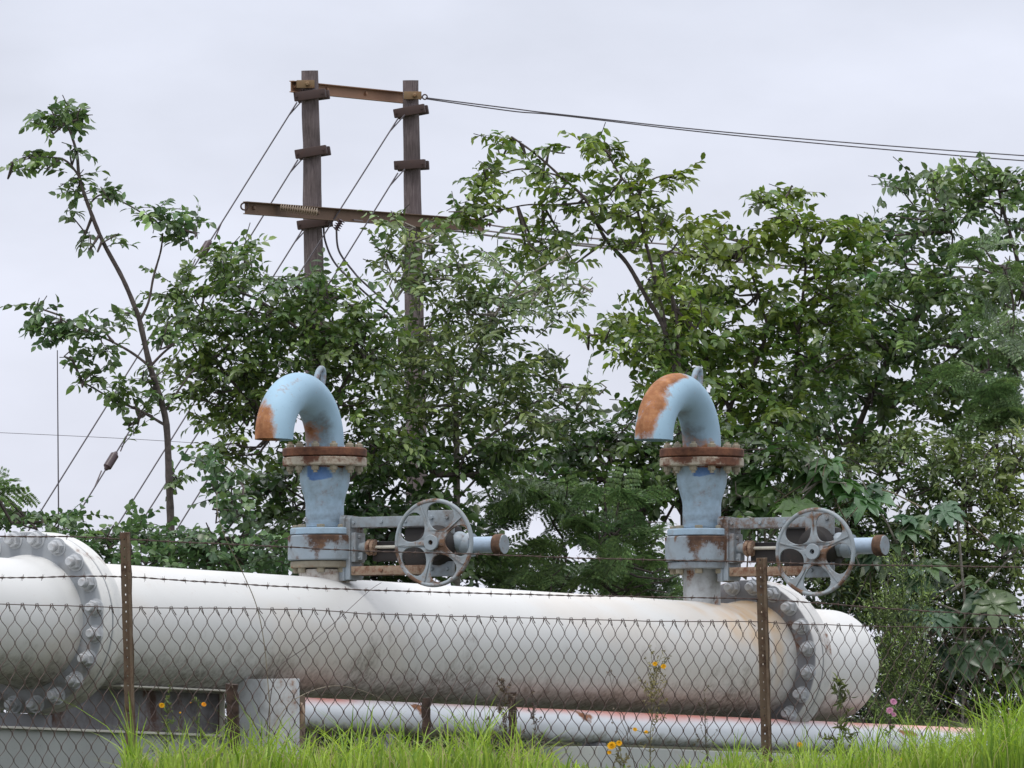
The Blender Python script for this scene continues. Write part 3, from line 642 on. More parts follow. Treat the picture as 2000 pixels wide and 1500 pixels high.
def insul(a, b, s, n, r, fwd, mat, name='insulator'):
    A = at(*a,s)+Vector((0,-fwd,0)); B = at(*b,s)+Vector((0,-fwd,0)); ax = (B-A); L = ax.length; m = MB(); prof = [(r*.35,0)]
    for i in range(n): h = L*(i+.5)/n; prof += [(r*.4,h-L/n*.45),(r,h-L/n*.12),(r,h+L/n*.08),(r*.4,h+L/n*.3)]
    m.lathe(prof+[(r*.35,L)], o=A, ax=ax.normalized(), seg=16); return ub(m, name, mat)
insul((548,410),(622,419), 136.8, 16, .06, .50, M_insul); insul((668,432),(656,452), 136, 5, .06, .3, M_darkins); insul((925,440),(960,441), 133, 6, .045, .3, M_darkins)
insul((800,191),(826,193), 134, 3, .04, .25, M_darkins)
def ringp(c, r, n=20): return [c+Vector((r*math.cos(2*math.pi*i/n),0,r*math.sin(2*math.pi*i/n))) for i in range(n)]
m = MB(); m.tube(ringp(at(478,405,137.6)+Vector((0,-.2,0)),.05), .012, 6, closed=True); m.tube(ringp(at(830,192,134)+Vector((0,-.25,0)),.035), .01, 6, closed=True); ub(m, 'end_ring', M_clamp)
def poly_cable(name, pts, r, mat, label, cat, group=None, seg=6):
    """pts: (px,py,s); Catmull-Rom through them"""
    P = [at(*p) for p in pts]; Q = []
    for i in range(len(P)-1):
        p0 = P[max(i-1,0)]; p1 = P[i]; p2 = P[i+1]; p3 = P[min(i+2,len(P)-1)]
        for k in range(12):
            t = k/12; Q.append(.5*((2*p1)+(p2-p0)*t+(2*p0-5*p1+4*p2-p3)*t*t+(3*p1-p0-3*p2+p3)*t**3))
    Q.append(P[-1]); o0 = P[0].copy(); m = MB(); m.tube([q-o0 for q in Q], r, seg); o = m.build(name, mat); o.location = o0
    return tag(o, label, cat, group)
poly_cable('overhead_cable', [(832,191,133.9),(1000,212,132.6),(1100,224,131.9),(1460,262,129),(2000,304,125),(2600,338,120)], .0095, M_cable, 'dark overhead cable off the top beam, upper strand where the two part at the right', 'cable', 'overhead cables from the pole frame')
poly_cable('overhead_cable', [(832,193,133.8),(1000,217,132.5),(1100,226,131.8),(1460,267,128.9),(2000,314,124.9),(2600,352,119.9)], .0095, M_cable, 'dark overhead cable off the top beam, lower strand where the two part at the right', 'cable', 'overhead cables from the pole frame')
poly_cable('overhead_cable', [(960,440,132.8),(1120,462,131.4),(1400,485,129.2),(1560,503,127.8),(2000,528,124),(2600,560,119)], .013, M_palecable, 'pale cable off the lower beam, topmost of the three behind the leaves', 'cable', 'overhead cables from the pole frame')
poly_cable('overhead_cable', [(690,430,135.8),(880,450,133.6),(1000,466,132.5),(1120,478,131.4),(1400,507,129.2),(1560,521,127.8),(2000,549,124),(2600,585,119)], .016, M_palecable, 'pale cable off the lower beam, middle one of the three behind the leaves', 'cable', 'overhead cables from the pole frame')
poly_cable('overhead_cable', [(880,443,133.6),(1000,457,132.5),(1120,474,131.4),(1400,501,129.2),(1560,527,127.8),(2000,556,124),(2600,594,119)], .013, M_palecable, 'pale cable off the lower beam, lowest of the three behind the leaves', 'cable', 'overhead cables from the pole frame')
poly_cable('jumper_cable', [(632,432,136),(635,470,136),(655,515,136),(700,560,136),(790,640,135)], .015, M_cable, 'black jumper cable hanging beside the left wooden pole', 'cable', 'jumper cables under the lower beam')
poly_cable('jumper_cable', [(657,448,136),(662,490,136),(690,530,136),(715,556,136),(800,630,135)], .015, M_cable, 'black jumper cable hanging from the small ribbed insulator', 'cable', 'jumper cables under the lower beam')
SG = 134.0
def guy(a, b, lab, ins=None):
    A = at(*a,SG+1.5); B = at(*b,SG+4)
    dz = (A-B); B2 = A-dz*((A.z-GZ)/dz.z)
    e_ = empty('guy_wire', B2, lab, 'guy wire', 'guy wires of the pole frame')
    m = MB(); m.tube([A-B2, Vector((0,0,0))], .0115, 6); d = (A-B2).normalized()
    m.tube([A-B2-d*.25, A-B2+Vector((.1,.05,.06))], .01, 5)
    m.build('wire', M_cable, e_)
    if ins:
        u = (ins-a[1])/(b[1]-a[1]); c = A+(B-A)*u; m = MB(); m.lathe([(.025,-.16),(.04,-.13),(.062,-.11),(.062,.11),(.04,.13),(.025,.16)], o=c-B2, ax=d, seg=12)
        m.tube([c-B2+d*.18+Vector((.05,0,0)), c-B2+d*.5], .01, 5); m.tube([c-B2-d*.18-Vector((.05,0,0)), c-B2-d*.5], .01, 5); m.build('insulator', M_darkins, e_)
guy((580,200),(83,993), 'longest guy wire, from the top clamp of the left pole, insulator among leaves', 490)
guy((582,312),(150,1008), 'guy wire from the left pole with a dark insulator in open sky', 902)
guy((590,450),(252,990), 'guy wire from the lowest clamp of the left pole')
guy((777,232),(293,993), 'guy wire from the upper clamp of the right pole')
guy((777,338),(362,1007), 'guy wire from the lower clamp of the right pole')
poly_cable('distant_wire', [(-300,832,100),(0,845,100),(250,857,100),(510,873,100),(900,893,100),(1400,915,100)], .005, M_cable, 'hair-thin level wire crossing the sky behind the slender tree', 'wire')
A = at(112,684,280); B = at(120,1300,280); B.z = GZ; m = MB(); m.tube([B-B, (A-B)*.45, (A-B)*.46, A-B], [.011,.010,.006,.0035], 8); o = m.build('thin_mast', M_cable); o.location = B; tag(o, 'thin upright metal rod standing in open sky above the left flange', 'rod')

# ------------------------------------------------------------------ foliage
LT = np.array([(0,0,0),(.28,.44,.10),(.28,0,0),(.28,-.44,.10),(.66,.40,.07),(.66,0,-.02),(.66,-.40,.07),(1,0,-.12)], float)
LFC = [(0,2,1),(0,3,2),(1,2,5,4),(2,3,6,5),(4,5,7),(5,6,7)]
FT = np.array([(0,0,0),(.5,.5,.0),(1,0,0),(.5,-.5,0)], float); FFC = [(0,3,2,1)]
class Leaves:
    def __init__(s): s.V = []; s.F = []; s.C = []; s.n = 0
    def add(s, T, FC, P, D, Nn, L, W, col):
        """P base (n,3), D along (n,3), Nn normal (n,3), L, W (n,), col (n,3)"""
        D = D/np.linalg.norm(D,axis=1,keepdims=True); Q = np.cross(Nn, D); Q /= np.linalg.norm(Q,axis=1,keepdims=True)+1e-9; U = np.cross(D, Q)
        V = P[:,None,:]+T[None,:,0:1]*(L[:,None]*D)[:,None,:].reshape(len(P),1,3)+T[None,:,1:2]*(W[:,None]*Q)[:,None,:]+T[None,:,2:3]*(L[:,None]*U)[:,None,:]
        k = len(T); n = len(P); base = s.n+np.arange(n)*k
        s.V.append(V.reshape(-1,3)); s.C.append(np.repeat(col,k,axis=0))
        for f in FC: s.F.append((base[:,None]+np.array(f)[None,:]))
        s.n += n*k
    def mesh_add(s, mb, col):
        V = np.array(mb.v,float); s.V.append(V); s.C.append(np.tile(np.array(col,float),(len(V),1)))
        for f in mb.f: s.F.append(np.array([f])+s.n)
        s.n += len(V)
    def build(s, name, mat, parent, origin, label=None, cat=None, kind=None, group=None):
        V = np.concatenate(s.V)-np.array(origin); me = bpy.data.meshes.new(name)
        loops = []; starts = []; tot = 0; lens = []
        byl = {}
        for f in s.F: byl.setdefault(f.shape[1], []).append(f)
        for k, fs in byl.items():
            a = np.concatenate(fs); loops.append(a.ravel()); starts.append(tot+np.arange(len(a))*k); tot += a.size
        loops = np.concatenate(loops).astype(np.int32); starts = np.concatenate(starts).astype(np.int32)
        me.vertices.add(len(V)); me.vertices.foreach_set('co', V.astype('f').ravel()); me.loops.add(len(loops)); me.loops.foreach_set('vertex_index', loops)
        me.polygons.add(len(starts)); me.polygons.foreach_set('loop_start', starts); me.update(calc_edges=True); me.validate()
        a = me.attributes.new('tint', 'FLOAT_COLOR', 'POINT'); col = np.ones((len(V),4),'f'); col[:,:3] = np.clip(np.concatenate(s.C),.004,1); a.data.foreach_set('color', col.ravel())
        me.materials.append(mat); o = bpy.data.objects.new(name, me); C.objects.link(o)
        if parent: o.parent = parent
        else: o.location = origin
        if label or kind: tag(o, label, cat, group, kind)
        return o
PALM = None
def unit(v): return v/(np.linalg.norm(v)+1e-9)
FB = 1.45
BARKC = np.array((.05,.042,.036))
def twig(lv, pts, r0, r1, col=BARKC):
    m = MB(); n = len(pts); m.tube([Vector(p) for p in pts], [r0+(r1-r0)*i/(n-1) for i in range(n)], 3, caps=False); lv.mesh_add(m, col)
def tints(n, pal, spray):
    """pal: (base rgb, yellow rgb)"""
    base, yel = np.array(pal[0]), np.array(pal[1]); k = np.clip(rng.normal(spray,.18,n),0,1)[:,None]
    b = np.exp(rng.normal(0,.22,n)+rng.normal(0,.2))[:,None]; return (base*(1-k)+yel*k)*b*FB
def spray_pinnate(lv, P, d, L, pal, ll, lw, npair, spray, droop=.35, tw=.003):
    d = unit(d); side = unit(np.cross(d, (rng.normal(0,.4),rng.normal(0,.6),1.0))); up = np.cross(side, d)
    n = 5; pts = []; dd = d.copy(); p = P.copy()
    for i in range(n+1): pts.append(p.copy()); p = p+dd*L/n; dd = unit(dd+np.array((0,0,-droop/n*1.2))+rng.normal(0,.07,3))
    pts = np.array(pts); twig(lv, pts, tw, .001)
    m = npair*2+1; t = np.linspace(.12,1,m); pos = np.stack([np.interp(t*n, np.arange(n+1), pts[:,k]) for k in range(3)],1)
    sg = np.where(np.arange(m)%2 == 0, 1, -1)[:,None].astype(float); sg[-1] = 0
    dr = np.gradient(pos,axis=0); dr /= np.linalg.norm(dr,axis=1,keepdims=True)+1e-9
    D = dr*rng.uniform(.35,.8,(m,1))+sg*side*.9+np.array((0,0,-1))*rng.uniform(-.1,.6,(m,1))+rng.normal(0,.22,(m,3))
    Nn = up+rng.normal(0,.45,(m,3)); Ls = ll*rng.uniform(.75,1.2,m)*(1-.25*np.abs(t-.5)); Ws = lw*rng.uniform(.8,1.15,m)*Ls/ll
    lv.add(LT, LFC, pos, D, Nn, Ls, Ws, tints(m, pal, spray))
def spray_fern(lv, P, d, L, pal, spray):
    d = unit(d); side = unit(np.cross(d,(rng.normal(0,.3),rng.normal(0,.8),1.0))); up = np.cross(side,d); n = 5; pts = []; p = P.copy(); dd = d.copy()
    for i in range(n+1): pts.append(p.copy()); p = p+dd*L/n; dd = unit(dd+np.array((0,0,-.14)))
    pts = np.array(pts); twig(lv, pts, .0025, .001, np.array((.09,.11,.05)))
    for i in range(1,9):
        u = i/8.3; c = np.array([np.interp(u*n, np.arange(n+1), pts[:,k]) for k in range(3)])
        for sg in (1,-1):
            pd = unit(d*.55+side*sg+np.array((0,0,-.2))+rng.normal(0,.1,3)); PL = L*.36*(1-.5*abs(u-.5)); m = 11; tt = np.linspace(.1,1,m); pos = c+pd*PL*tt[:,None]-np.array((0,0,.02))*(tt[:,None]**2)
            nn = unit(np.cross(pd, side*sg*.01+d)); ps = unit(np.cross(nn,pd))
            for s2 in (1,-1):
                lv.add(FT, FFC, pos, np.tile(ps*s2+pd*.35,(m,1))+rng.normal(0,.08,(m,3)), np.tile(nn,(m,1))+rng.normal(0,.2,(m,3)), np.full(m,.025), np.full(m,.0095), tints(m,pal,spray))
def spray_palmate(lv, P, d, Rr, pal, spray):
    """one castor-like leaf: seven pointed drooping lobes on a stalk"""
    nrm = unit(np.array((rng.normal(0,.35), -.45+rng.normal(0,.35), .8))); ax = unit(np.cross(nrm,(1,rng.normal(0,.5),0))); ay = np.cross(nrm,ax)
    ph = rng.uniform(0,6.3); k = 8; c = tints(1,pal,spray)[0]
    twig(lv, np.array([P-d*.35-np.array((0,0,.12)), P-d*.15-np.array((0,0,.03)), P]), .006,.004, np.array((.16,.13,.08)))
    rows = [0,.22,.42,.62,.82,1.0]; wid = [.10,.20,.27,.24,.13,0]
    for i in range(k):
        a = ph+(i-(k-1)/2)*.72; dv = math.cos(a)*ax+math.sin(a)*ay; sv = np.cross(nrm,dv); l = Rr*(1.08-.09*abs(i-(k-1)/2))*rng.uniform(.9,1.08)
        V = []; 
        for r_, w_ in zip(rows, wid):
            cz = -nrm*0+np.array((0,0,-1))*(r_**2)*l*.38+nrm*.05*l*math.sin(r_*3)
            mid = P+dv*l*r_+cz
            for q in (-1,0,1): V.append(mid+sv*q*w_*l+nrm*abs(q)*w_*l*.28+(rng.normal(0,.004,3)))
        m = MB(); fs = [(3*j+q,3*j+q+1,3*j+q+4,3*j+q+3) for j in range(5) for q in range(2)]; m.add(V, fs); lv.mesh_add(m, c*rng.uniform(.85,1.15))
DENS = 1.9
SD = lambda px: 61.0+px*.0042         # depth of the plant belt behind the pipes
def limb(m, pts, d, w0, w1, jit=.0):
    P = [atd(px,py,d+(q if len(p)==3 else 0)) for p in pts for px,py,q in [(p[0],p[1],p[2] if len(p)==3 else 0)]]
    Q = []
    for i in range(len(P)-1):
        p0 = P[max(i-1,0)]; p1 = P[i]; p2 = P[i+1]; p3 = P[min(i+2,len(P)-1)]
        for k in range(6):
            t = k/6; Q.append(.5*((2*p1)+(p2-p0)*t+(2*p0-5*p1+4*p2-p3)*t*t+(3*p1-p0-3*p2+p3)*t**3))
    Q.append(P[-1]); s = F/d; n = len(Q)
    m.tube(Q, [(w0+(w1-w0)*i/(n-1))/s/2*(1+.08*random.uniform(-1,1)) for i in range(n)], 8); return Q
def plant(name, label, cat, base_px, dd, limbs, blobs, pal, dens=1.0, style='pinnate', leaf=(.074,.040), thick=.55, bark=None, group=None, trunk_name='trunk', crown_name='crown', yellow=.25, slen=.30, npair=6):
    d = SD(base_px)+dd; B = atd(base_px, 1500, d); B.z = GZ; root = empty(name, B, label, cat, group)
    m = MB(); nodes = []
    # trunk to the ground from the first point of the first limb
    f0 = limbs[0][0][0]; top = atd(f0[0], f0[1], d); w0 = limbs[0][1]
    gp = Vector((top.x+random.uniform(-.05,.05), top.y, GZ-.05))
    m.tube([gp, gp.lerp(top,.5)+Vector((random.uniform(-.04,.04),0,0)), top], [w0*1.35/(F/d)/2, w0*1.15/(F/d)/2, w0/(F/d)/2], 8)
    for L in limbs: nodes += limb(m, L[0], d, L[1], L[2])
    lv = Leaves(); s = F/d; NA = np.array([tuple(q) for q in nodes])
    for (cx,cy,rx,ry,*o_) in blobs:
        k = o_[0] if o_ else 1.0; dz = o_[1] if len(o_) > 1 else 0
        c = np.array(atd(cx,cy,d+dz)); n = max(2, int(DENS*dens*k*rx*ry/({'pinnate':430,'fern':620,'palmate':1500,'fine':330}[style])))
        # branchlets from the nearest limb point into the clump
        dist = np.linalg.norm(NA-c,axis=1); near = NA[int(np.argmin(dist+.6*np.maximum(0, NA[:,2]-c[2])))]
        for _ in range(3 if rx*ry > 1500 else 1):
            tgt = c+np.array((rng.uniform(-.6,.6)*rx/s, rng.uniform(-.4,.4)*thick, rng.uniform(-.4,.6)*ry/s)); mid = (near+tgt)/2+rng.normal(0,.04,3)+np.array((0,0,-.05))
            m.tube([Vector(near), Vector((near*.6+mid*.4)), Vector(mid), Vector(mid*.5+tgt*.5)+Vector(rng.normal(0,.02,3)), Vector(tgt)], [.010,.008,.0065,.005,.0035], 5)
        for _ in range(n):
            q = rng.normal(0,1,3); q /= np.linalg.norm(q); rr = rng.uniform(0,1)**.42; q = q*rr
            P = c+np.array((q[0]*rx/s, q[1]*thick*min(1,rx/80), q[2]*ry/s))
            out = np.array((q[0]*1.2, q[1]*.9-.2, q[2]*.4+.15))+rng.normal(0,.5,3)*np.array((1,1,.6)); out = unit(out)
            sy = np.clip(yellow+.35*noise.noise(Vector((P[0]*1.6,P[1],P[2]*1.6)))+.3*noise.noise(Vector((P[0]*.7+9,P[1],P[2]*.7)))+rng.normal(0,.1),0,1)
            if style in ('pinnate','fine'):
                L = slen*rng.uniform(.7,1.25); spray_pinnate(lv, P-out*L*.55, out, L, pal, leaf[0], leaf[1], npair, sy)
            elif style == 'fern': L = .27*rng.uniform(.7,1.2); spray_fern(lv, P-out*L*.5, out+np.array((0,0,.2)), L, pal, sy)
            else: spray_palmate(lv, P, out, leaf[0]*rng.uniform(.7,1.25), pal, sy)
    m.v = [tuple(Vector(v)-B) for v in m.v]; m.build(trunk_name, bark or M_bark, root)
    lv.build(crown_name, M_leaf, root, B)
    return root
G1 = ((.058,.105,.028),(.17,.205,.042)); G2 = ((.048,.088,.038),(.115,.165,.048)); G3 = ((.066,.108,.042),(.18,.205,.065)); GF = ((.075,.125,.055),(.15,.20,.07)); GC = ((.050,.092,.052),(.15,.20,.075)); GR = ((.052,.098,.045),(.11,.16,.055))
GD = ((.018,.038,.014),(.05,.08,.02))
plant('slender_tree', 'slender leaning tree with sparse leaf clumps against the sky, far left', 'tree', 333, .6,
  [([(334,1040),(330,930),(325,830),(312,775),(293,715),(277,645),(268,612),(240,545),(200,470),(172,400),(155,345),(150,300),(138,260),(128,240)],15,4),
   ([(293,716),(262,692),(228,672),(180,650),(120,625)],6,3),([(325,832),(275,803),(222,780),(160,745)],6,3),([(272,628),(290,590),(300,540),(314,490),(318,455)],6,3),
   ([(172,402),(200,380),(250,400),(320,440),(390,455)],4,2),([(155,345),(125,312),(70,308),(20,318)],5,2),([(297,712),(318,690),(340,672)],6,4),([(324,800),(350,760),(380,720)],5,3)],
  [(120,215,52,28),(85,235,42,24),(155,225,22,40),(150,290,18,18,.7),(60,300,48,20),(30,320,30,12),(110,320,30,16,.9),(150,355,26,34,1.2),(145,420,22,22,.8),(215,375,46,18,1.1),(225,465,26,14,.8),(305,420,50,28,1.3),(360,440,44,26,1.3),(170,455,20,16,.6),
   (65,600,34,16,1.1),(110,640,54,24,1.2),(150,690,30,16,.8),(170,640,60,28,1.2),(230,615,36,18),(95,665,14,14,.6),(210,680,50,22,.9),(170,730,42,22,1.2),(225,760,48,26,1.2),(285,790,36,20,1.2),(260,830,14,12,.5),(300,745,40,40,.6),(330,640,30,30,1),(345,930,34,18,1.2)],
  G2, dens=1.55, yellow=.3, thick=.3, leaf=(.064,.036), slen=.2, npair=4)
plant('leafy_tree', 'broad bushy tree with dense bright leaves, behind the left gooseneck', 'tree', 600, 1.4,
  [([(610,1100),(622,900),(640,800),(628,730),(603,665),(540,610),(480,575),(400,560)],13,4),([(603,665),(606,610),(612,560)],7,3),([(640,800),(700,700),(720,620)],8,3),([(622,900),(500,800),(420,700)],10,4),([(610,1000),(680,940),(720,900)],8,4)],
  [(470,490,60,34,1),(450,540,80,40,1.1),(350,570,50,50),(400,640,80,60,1.1),(560,560,80,36,1.2),(640,560,70,44,1.2),(700,600,60,40,1.1),(510,620,90,50,1.2),(610,630,90,50,1.1),(400,720,70,60,1.1),(500,710,100,60,1.2),(640,700,100,60,1.2),(720,680,60,50),
   (440,800,60,50,1.1),(390,770,40,50,.9),(640,900,60,50,1),(760,860,60,50,1),(560,860,40,40,.7),(520,790,80,40),(700,790,70,60,1.1),(450,880,56,50,1),(660,650,70,40),(690,870,50,50,.8)],
  ((.046,.088,.028),(.13,.165,.04)), dens=1.45, yellow=.24, leaf=(.060,.032))
plant('ashy_tree', 'tree with a pale forked trunk and airy pointed leaves, between the two goosenecks', 'tree', 890, 1.0,
  [([(892,1000),(892,900),(890,775)],14,11),([(890,776),(880,735),(862,700),(830,650),(812,600)],9,4),([(890,776),(915,730),(935,690),(950,640),(985,590),(1030,540),(1100,500)],9,3),([(985,590),(1060,560),(1130,555)],4,2),([(892,900),(1000,820),(1090,760),(1150,760)],7,3),([(812,600),(790,520),(800,450)],5,2),([(870,1000),(960,900),(985,850)],6,3)],
  [(770,440,40,30,1),(750,500,34,34,1),(800,540,60,50,1.1),(820,480,40,40,.8),(860,470,40,30,.7),(900,520,60,40,.9),(960,500,40,30,.7),(920,580,70,50,1.1),(1000,600,60,40,1),(1050,555,60,26,.9),(1110,520,44,16,.9),(1130,570,30,26,.8),(1080,600,40,26,.9),
   (840,640,80,50,1.1),(950,660,80,50,1.1),(780,700,60,60,1.1),(880,720,90,50,1.1),(1000,720,70,50,1.1),(1080,700,44,22,1),(900,800,90,60,1.1),(1010,800,80,50,1.1),(1100,770,60,26,1),(1150,750,46,16,.9),(1160,780,40,12,.6),(790,790,70,60,1),(1080,840,60,40,1)],
  G3, dens=1.3, yellow=.3, bark=M_barkpale, leaf=(.066,.028))
plant('tall_tree', 'tallest tree, arching clumps of leaves reaching up beneath the overhead cable', 'tree', 1310, 1.8,
  [([(1340,1150),(1330,900),(1325,760),(1298,645),(1262,580),(1225,515),(1185,470),(1160,425),(1140,385),(1090,340),(1045,300),(1000,268)],12,3.5),([(1300,640),(1290,590),(1268,500),(1247,420),(1240,385),(1210,340),(1180,290)],8,3),([(1240,388),(1275,350),(1320,340)],5,2),([(1325,740),(1322,620),(1300,540),(1290,500)],9,5),([(1145,395),(1090,400),(1030,400),(980,410)],5,2),([(1100,345),(1020,330),(950,350)],4,2)],
  [(970,272,20,10,.8),(1010,284,34,16,1),(950,345,44,26,1.1),(930,395,50,30,1.2),(890,425,40,20,1.1),(1050,330,50,20,.8),(1090,290,26,16,.8),(1150,275,56,18,1.3),(1195,295,30,16,1.1),(1100,360,56,26,.9),(1180,355,40,24,.9),(1240,355,40,34,1.2),(1300,340,40,22,1.1),(1200,410,80,30,1.1),(1130,400,50,26,.8),
   (1060,440,56,30,1.1),(1040,490,56,30,1.3),(1100,480,30,20,1),(1230,470,46,30,.9),(1300,430,40,34,.9),(1350,440,40,26,.9),(1290,560,44,34,1),(1345,600,50,40,1.1),(1300,680,60,40,1.2),(1330,740,60,36,1.2)],
  G1, dens=1.3, yellow=.33, thick=.45, leaf=(.070,.036))
plant('round_crowned_tree', 'tree with a rounded mid-height crown right of the tall arching one', 'tree', 1500, 2.8,
  [([(1440,1150),(1430,900),(1425,800),(1480,700),(1500,640)],13,6),([(1425,800),(1380,700),(1330,640),(1240,650),(1150,655)],8,3),([(1555,760),(1556,690),(1570,560),(1573,500),(1560,430),(1530,390)],7,3),([(1573,510),(1620,450),(1660,430)],4,2),([(1500,640),(1470,540),(1440,470)],6,3),([(1430,900),(1520,840),(1555,760)],8,6)],
  [(1480,385,28,14,1),(1530,380,46,26,1.2),(1520,430,60,34,1.2),(1460,470,60,40,1.1),(1400,440,40,20,1),(1380,500,56,40,1.1),(1600,440,56,26,1.1),(1560,500,70,30,.9),(1650,460,50,30,1),(1320,500,50,34,.9),(1330,560,70,30,1.2),(1410,580,70,44,1.1),(1500,570,70,44,.9),
   (1140,650,30,12,1),(1190,640,50,22,1.1),(1250,640,60,34,1.2),(1330,640,70,40,1.2),(1250,690,50,26,1.1),(1430,670,90,50,1.2),(1330,720,90,46,1.1),(1460,750,90,50,1.2),(1540,640,70,50,1),(1640,540,60,40,1.1),(1650,600,70,50,1.2),(1690,500,50,30,1.1),(1640,690,60,50,1.1),(1290,770,60,40,1),(1400,820,90,50,1.1),(1520,820,80,50,1.2),(1560,730,60,50,1)],
  G1, dens=1.35, yellow=.38)
plant('wide_tree', 'wide dark tree filling the right edge, its crown passing behind the thin cables', 'tree', 1850, 3.4,
  [([(1640,1150),(1660,900),(1690,800),(1740,690),(1800,610),(1835,565),(1832,540)],14,5),([(1690,850),(1780,760),(1880,680),(1950,600)],9,4),([(2010,620),(1985,500),(1962,420),(1950,370)],9,5),([(1835,565),(1860,480),(1850,410)],5,2),([(1895,1000),(1893,860),(1910,730)],10,8)],
  [(1735,358,32,16,1.1),(1790,345,40,18,1.1),(1840,370,50,40,1.2),(1890,335,46,22,1.2),(1950,340,40,24,1.2),(1985,370,34,40,1.1),(1910,400,60,40,1.1),(1840,430,60,40,1.1),(1760,420,50,22,.9),(1700,450,56,30,1.1),(1950,470,40,20,.9),(1760,490,60,26,1.1),(1850,490,50,30,1.1),(1990,440,30,40,.9),
   (1700,570,80,50,1.3),(1790,560,80,44,1.2),(1880,560,80,50,1.2),(1970,560,50,60,1),(1640,640,80,50,1.2),(1740,660,90,60,1.2),(1850,660,90,60,1.2),(1960,680,60,70,1.1),(1620,740,80,50,1.1),(1720,770,90,50,1.1),(1830,770,90,60,1.1),(1940,800,80,60,1.1),(1600,830,70,50,1.1),(1700,860,80,40,1.1)],
  ((.044,.085,.034),(.12,.16,.045)), dens=1.4, yellow=.36, thick=.8)
# shrubs and lower growth
plant('round_leaved_hedge', 'low round-leaved hedge running behind the left flange', 'hedge', 280, .3, [([(280,1200),(260,1100),(250,1040)],8,4),([(280,1150),(400,1080),(470,1000)],8,4),([(280,1150),(120,1080),(60,1020)],8,4)],
  [(20,1000,40,36,1.2),(70,1010,50,30,1.1),(130,1020,56,34,1.2),(200,1040,60,34,1.2),(270,1040,60,34,1.3),(340,1050,60,40,1.3),(410,1050,60,46,1.4),(480,1060,60,50,1.4),(540,1080,50,50,1.4),(300,1090,90,40,1.5),(430,1100,90,40,1.5),(440,960,46,50,1.3),(420,900,34,30,1.1),(475,1000,40,40,1.2),(140,1080,90,40,1.3),(40,1070,50,40,1.3),(-20,980,30,60,1)],
  GR, dens=1.5, yellow=.3, leaf=(.048,.042), slen=.2, npair=4, thick=.5, trunk_name='stems', crown_name='leaves')
plant('dark_shrub', 'dark shrub filling the gap behind the left valve', 'shrub', 720, 1.6, [([(700,1250),(705,1060),(720,960),(700,900)],9,5),([(705,1100),(800,1000),(850,930)],6,3),([(705,1060),(600,980),(540,940)],6,3)],
  [(560,920,50,40,1.1),(560,1000,60,50,1.2),(640,1060,90,60,1.2),(720,930,70,60,1.2),(800,880,80,60,1.1),(740,1020,80,60,1.2),(840,980,80,50,1.1),(930,900,70,50,1),(900,1050,80,50,1.2),(760,1110,120,40,1.3),(500,960,40,50,.8),(600,1130,100,40,1.2),(1000,870,60,40,1)],
  ((.034,.066,.026),(.09,.13,.035)), dens=1.3, yellow=.3, trunk_name='stems', crown_name='leaves')
plant('ferny_shrub', 'feathery fern-leaved shrub between the two valves', 'shrub', 1050, .9, [([(1000,1300),(1080,1120),(1100,1050)],6,4),([(1010,1260),(1170,1090),(1180,960)],6,3),([(1010,1250),(960,1100),(970,1000)],6,3)],
  [(990,960,56,40,1),(960,1010,50,40,1),(1040,1000,60,40,.9),(1100,970,50,30,.7),(1000,1080,70,40,1.2),(1120,1060,80,34,1),(1200,1040,70,40,1),(1270,1020,56,30,1),(1060,1130,90,40,1.3),(1200,1120,90,40,1.2),(1300,1110,60,40,1.1),(940,1110,60,40,1.2),(500,950,24,34,.7),(1270,1150,80,30,1),(1060,960,70,40,1),(1150,1000,70,40,1),(1220,980,50,30,1),(960,900,50,30,1)],
  GF, dens=1.1, style='fern', trunk_name='stems', crown_name='fronds')
plant('ferny_shrub', 'feathery fern-leaved shrub at the right edge above the broad-leaved castor bush', 'shrub', 1930, 1.6, [([(1960,1100),(1950,900),(1930,700)],9,4),([(1950,850),(1980,620),(1960,520)],6,3)],
  [(1920,500,50,34,.8),(1970,520,40,40,.9),(1880,480,40,24,.6),(1940,620,60,50,.9),(1980,700,40,60,1),(1930,800,60,60,1.1),(1880,730,60,50,.8),(1990,820,40,60,1),(1900,870,60,30,.8)],
  GF, dens=1.2, style='fern', trunk_name='stems', crown_name='fronds')
plant('ferny_shrub', 'wisp of fern-like leaves at the left frame edge above the flange', 'shrub', 10, .2, [([(-10,1100),(-5,1000),(0,950)],4,2)],
  [(5,950,26,28,.9),(-20,970,40,40,1)], GF, dens=1.2, style='fern', trunk_name='stems', crown_name='fronds')
plant('dark_shrub', 'dark tangled shrub behind the right gooseneck and its riser', 'shrub', 1300, 1.9, [([(1250,1250),(1255,1050),(1270,900)],9,5),([(1255,1100),(1330,960),(1380,880)],7,3),([(1180,1200),(1180,960),(1200,860)],7,3)],
  [(1130,870,60,50,1),(1200,860,60,50,1.1),(1270,880,70,50,1.2),(1180,930,70,40,.8),(1300,950,70,50,1),(1350,860,70,50,1.2),(1430,890,60,50,1.1),(1380,980,70,50,1),(1500,880,70,40,1.1),(1100,820,50,30,1),(1450,1000,70,50,1),(1540,880,60,50,1.1),(1230,800,40,30,.8),(1210,1090,90,60,1.1),(1130,960,70,50,1),(1060,920,60,50,1),(1230,970,80,50,1.1)],
  ((.030,.060,.022),(.085,.12,.03)), dens=1.3, yellow=.3, trunk_name='stems', crown_name='leaves')
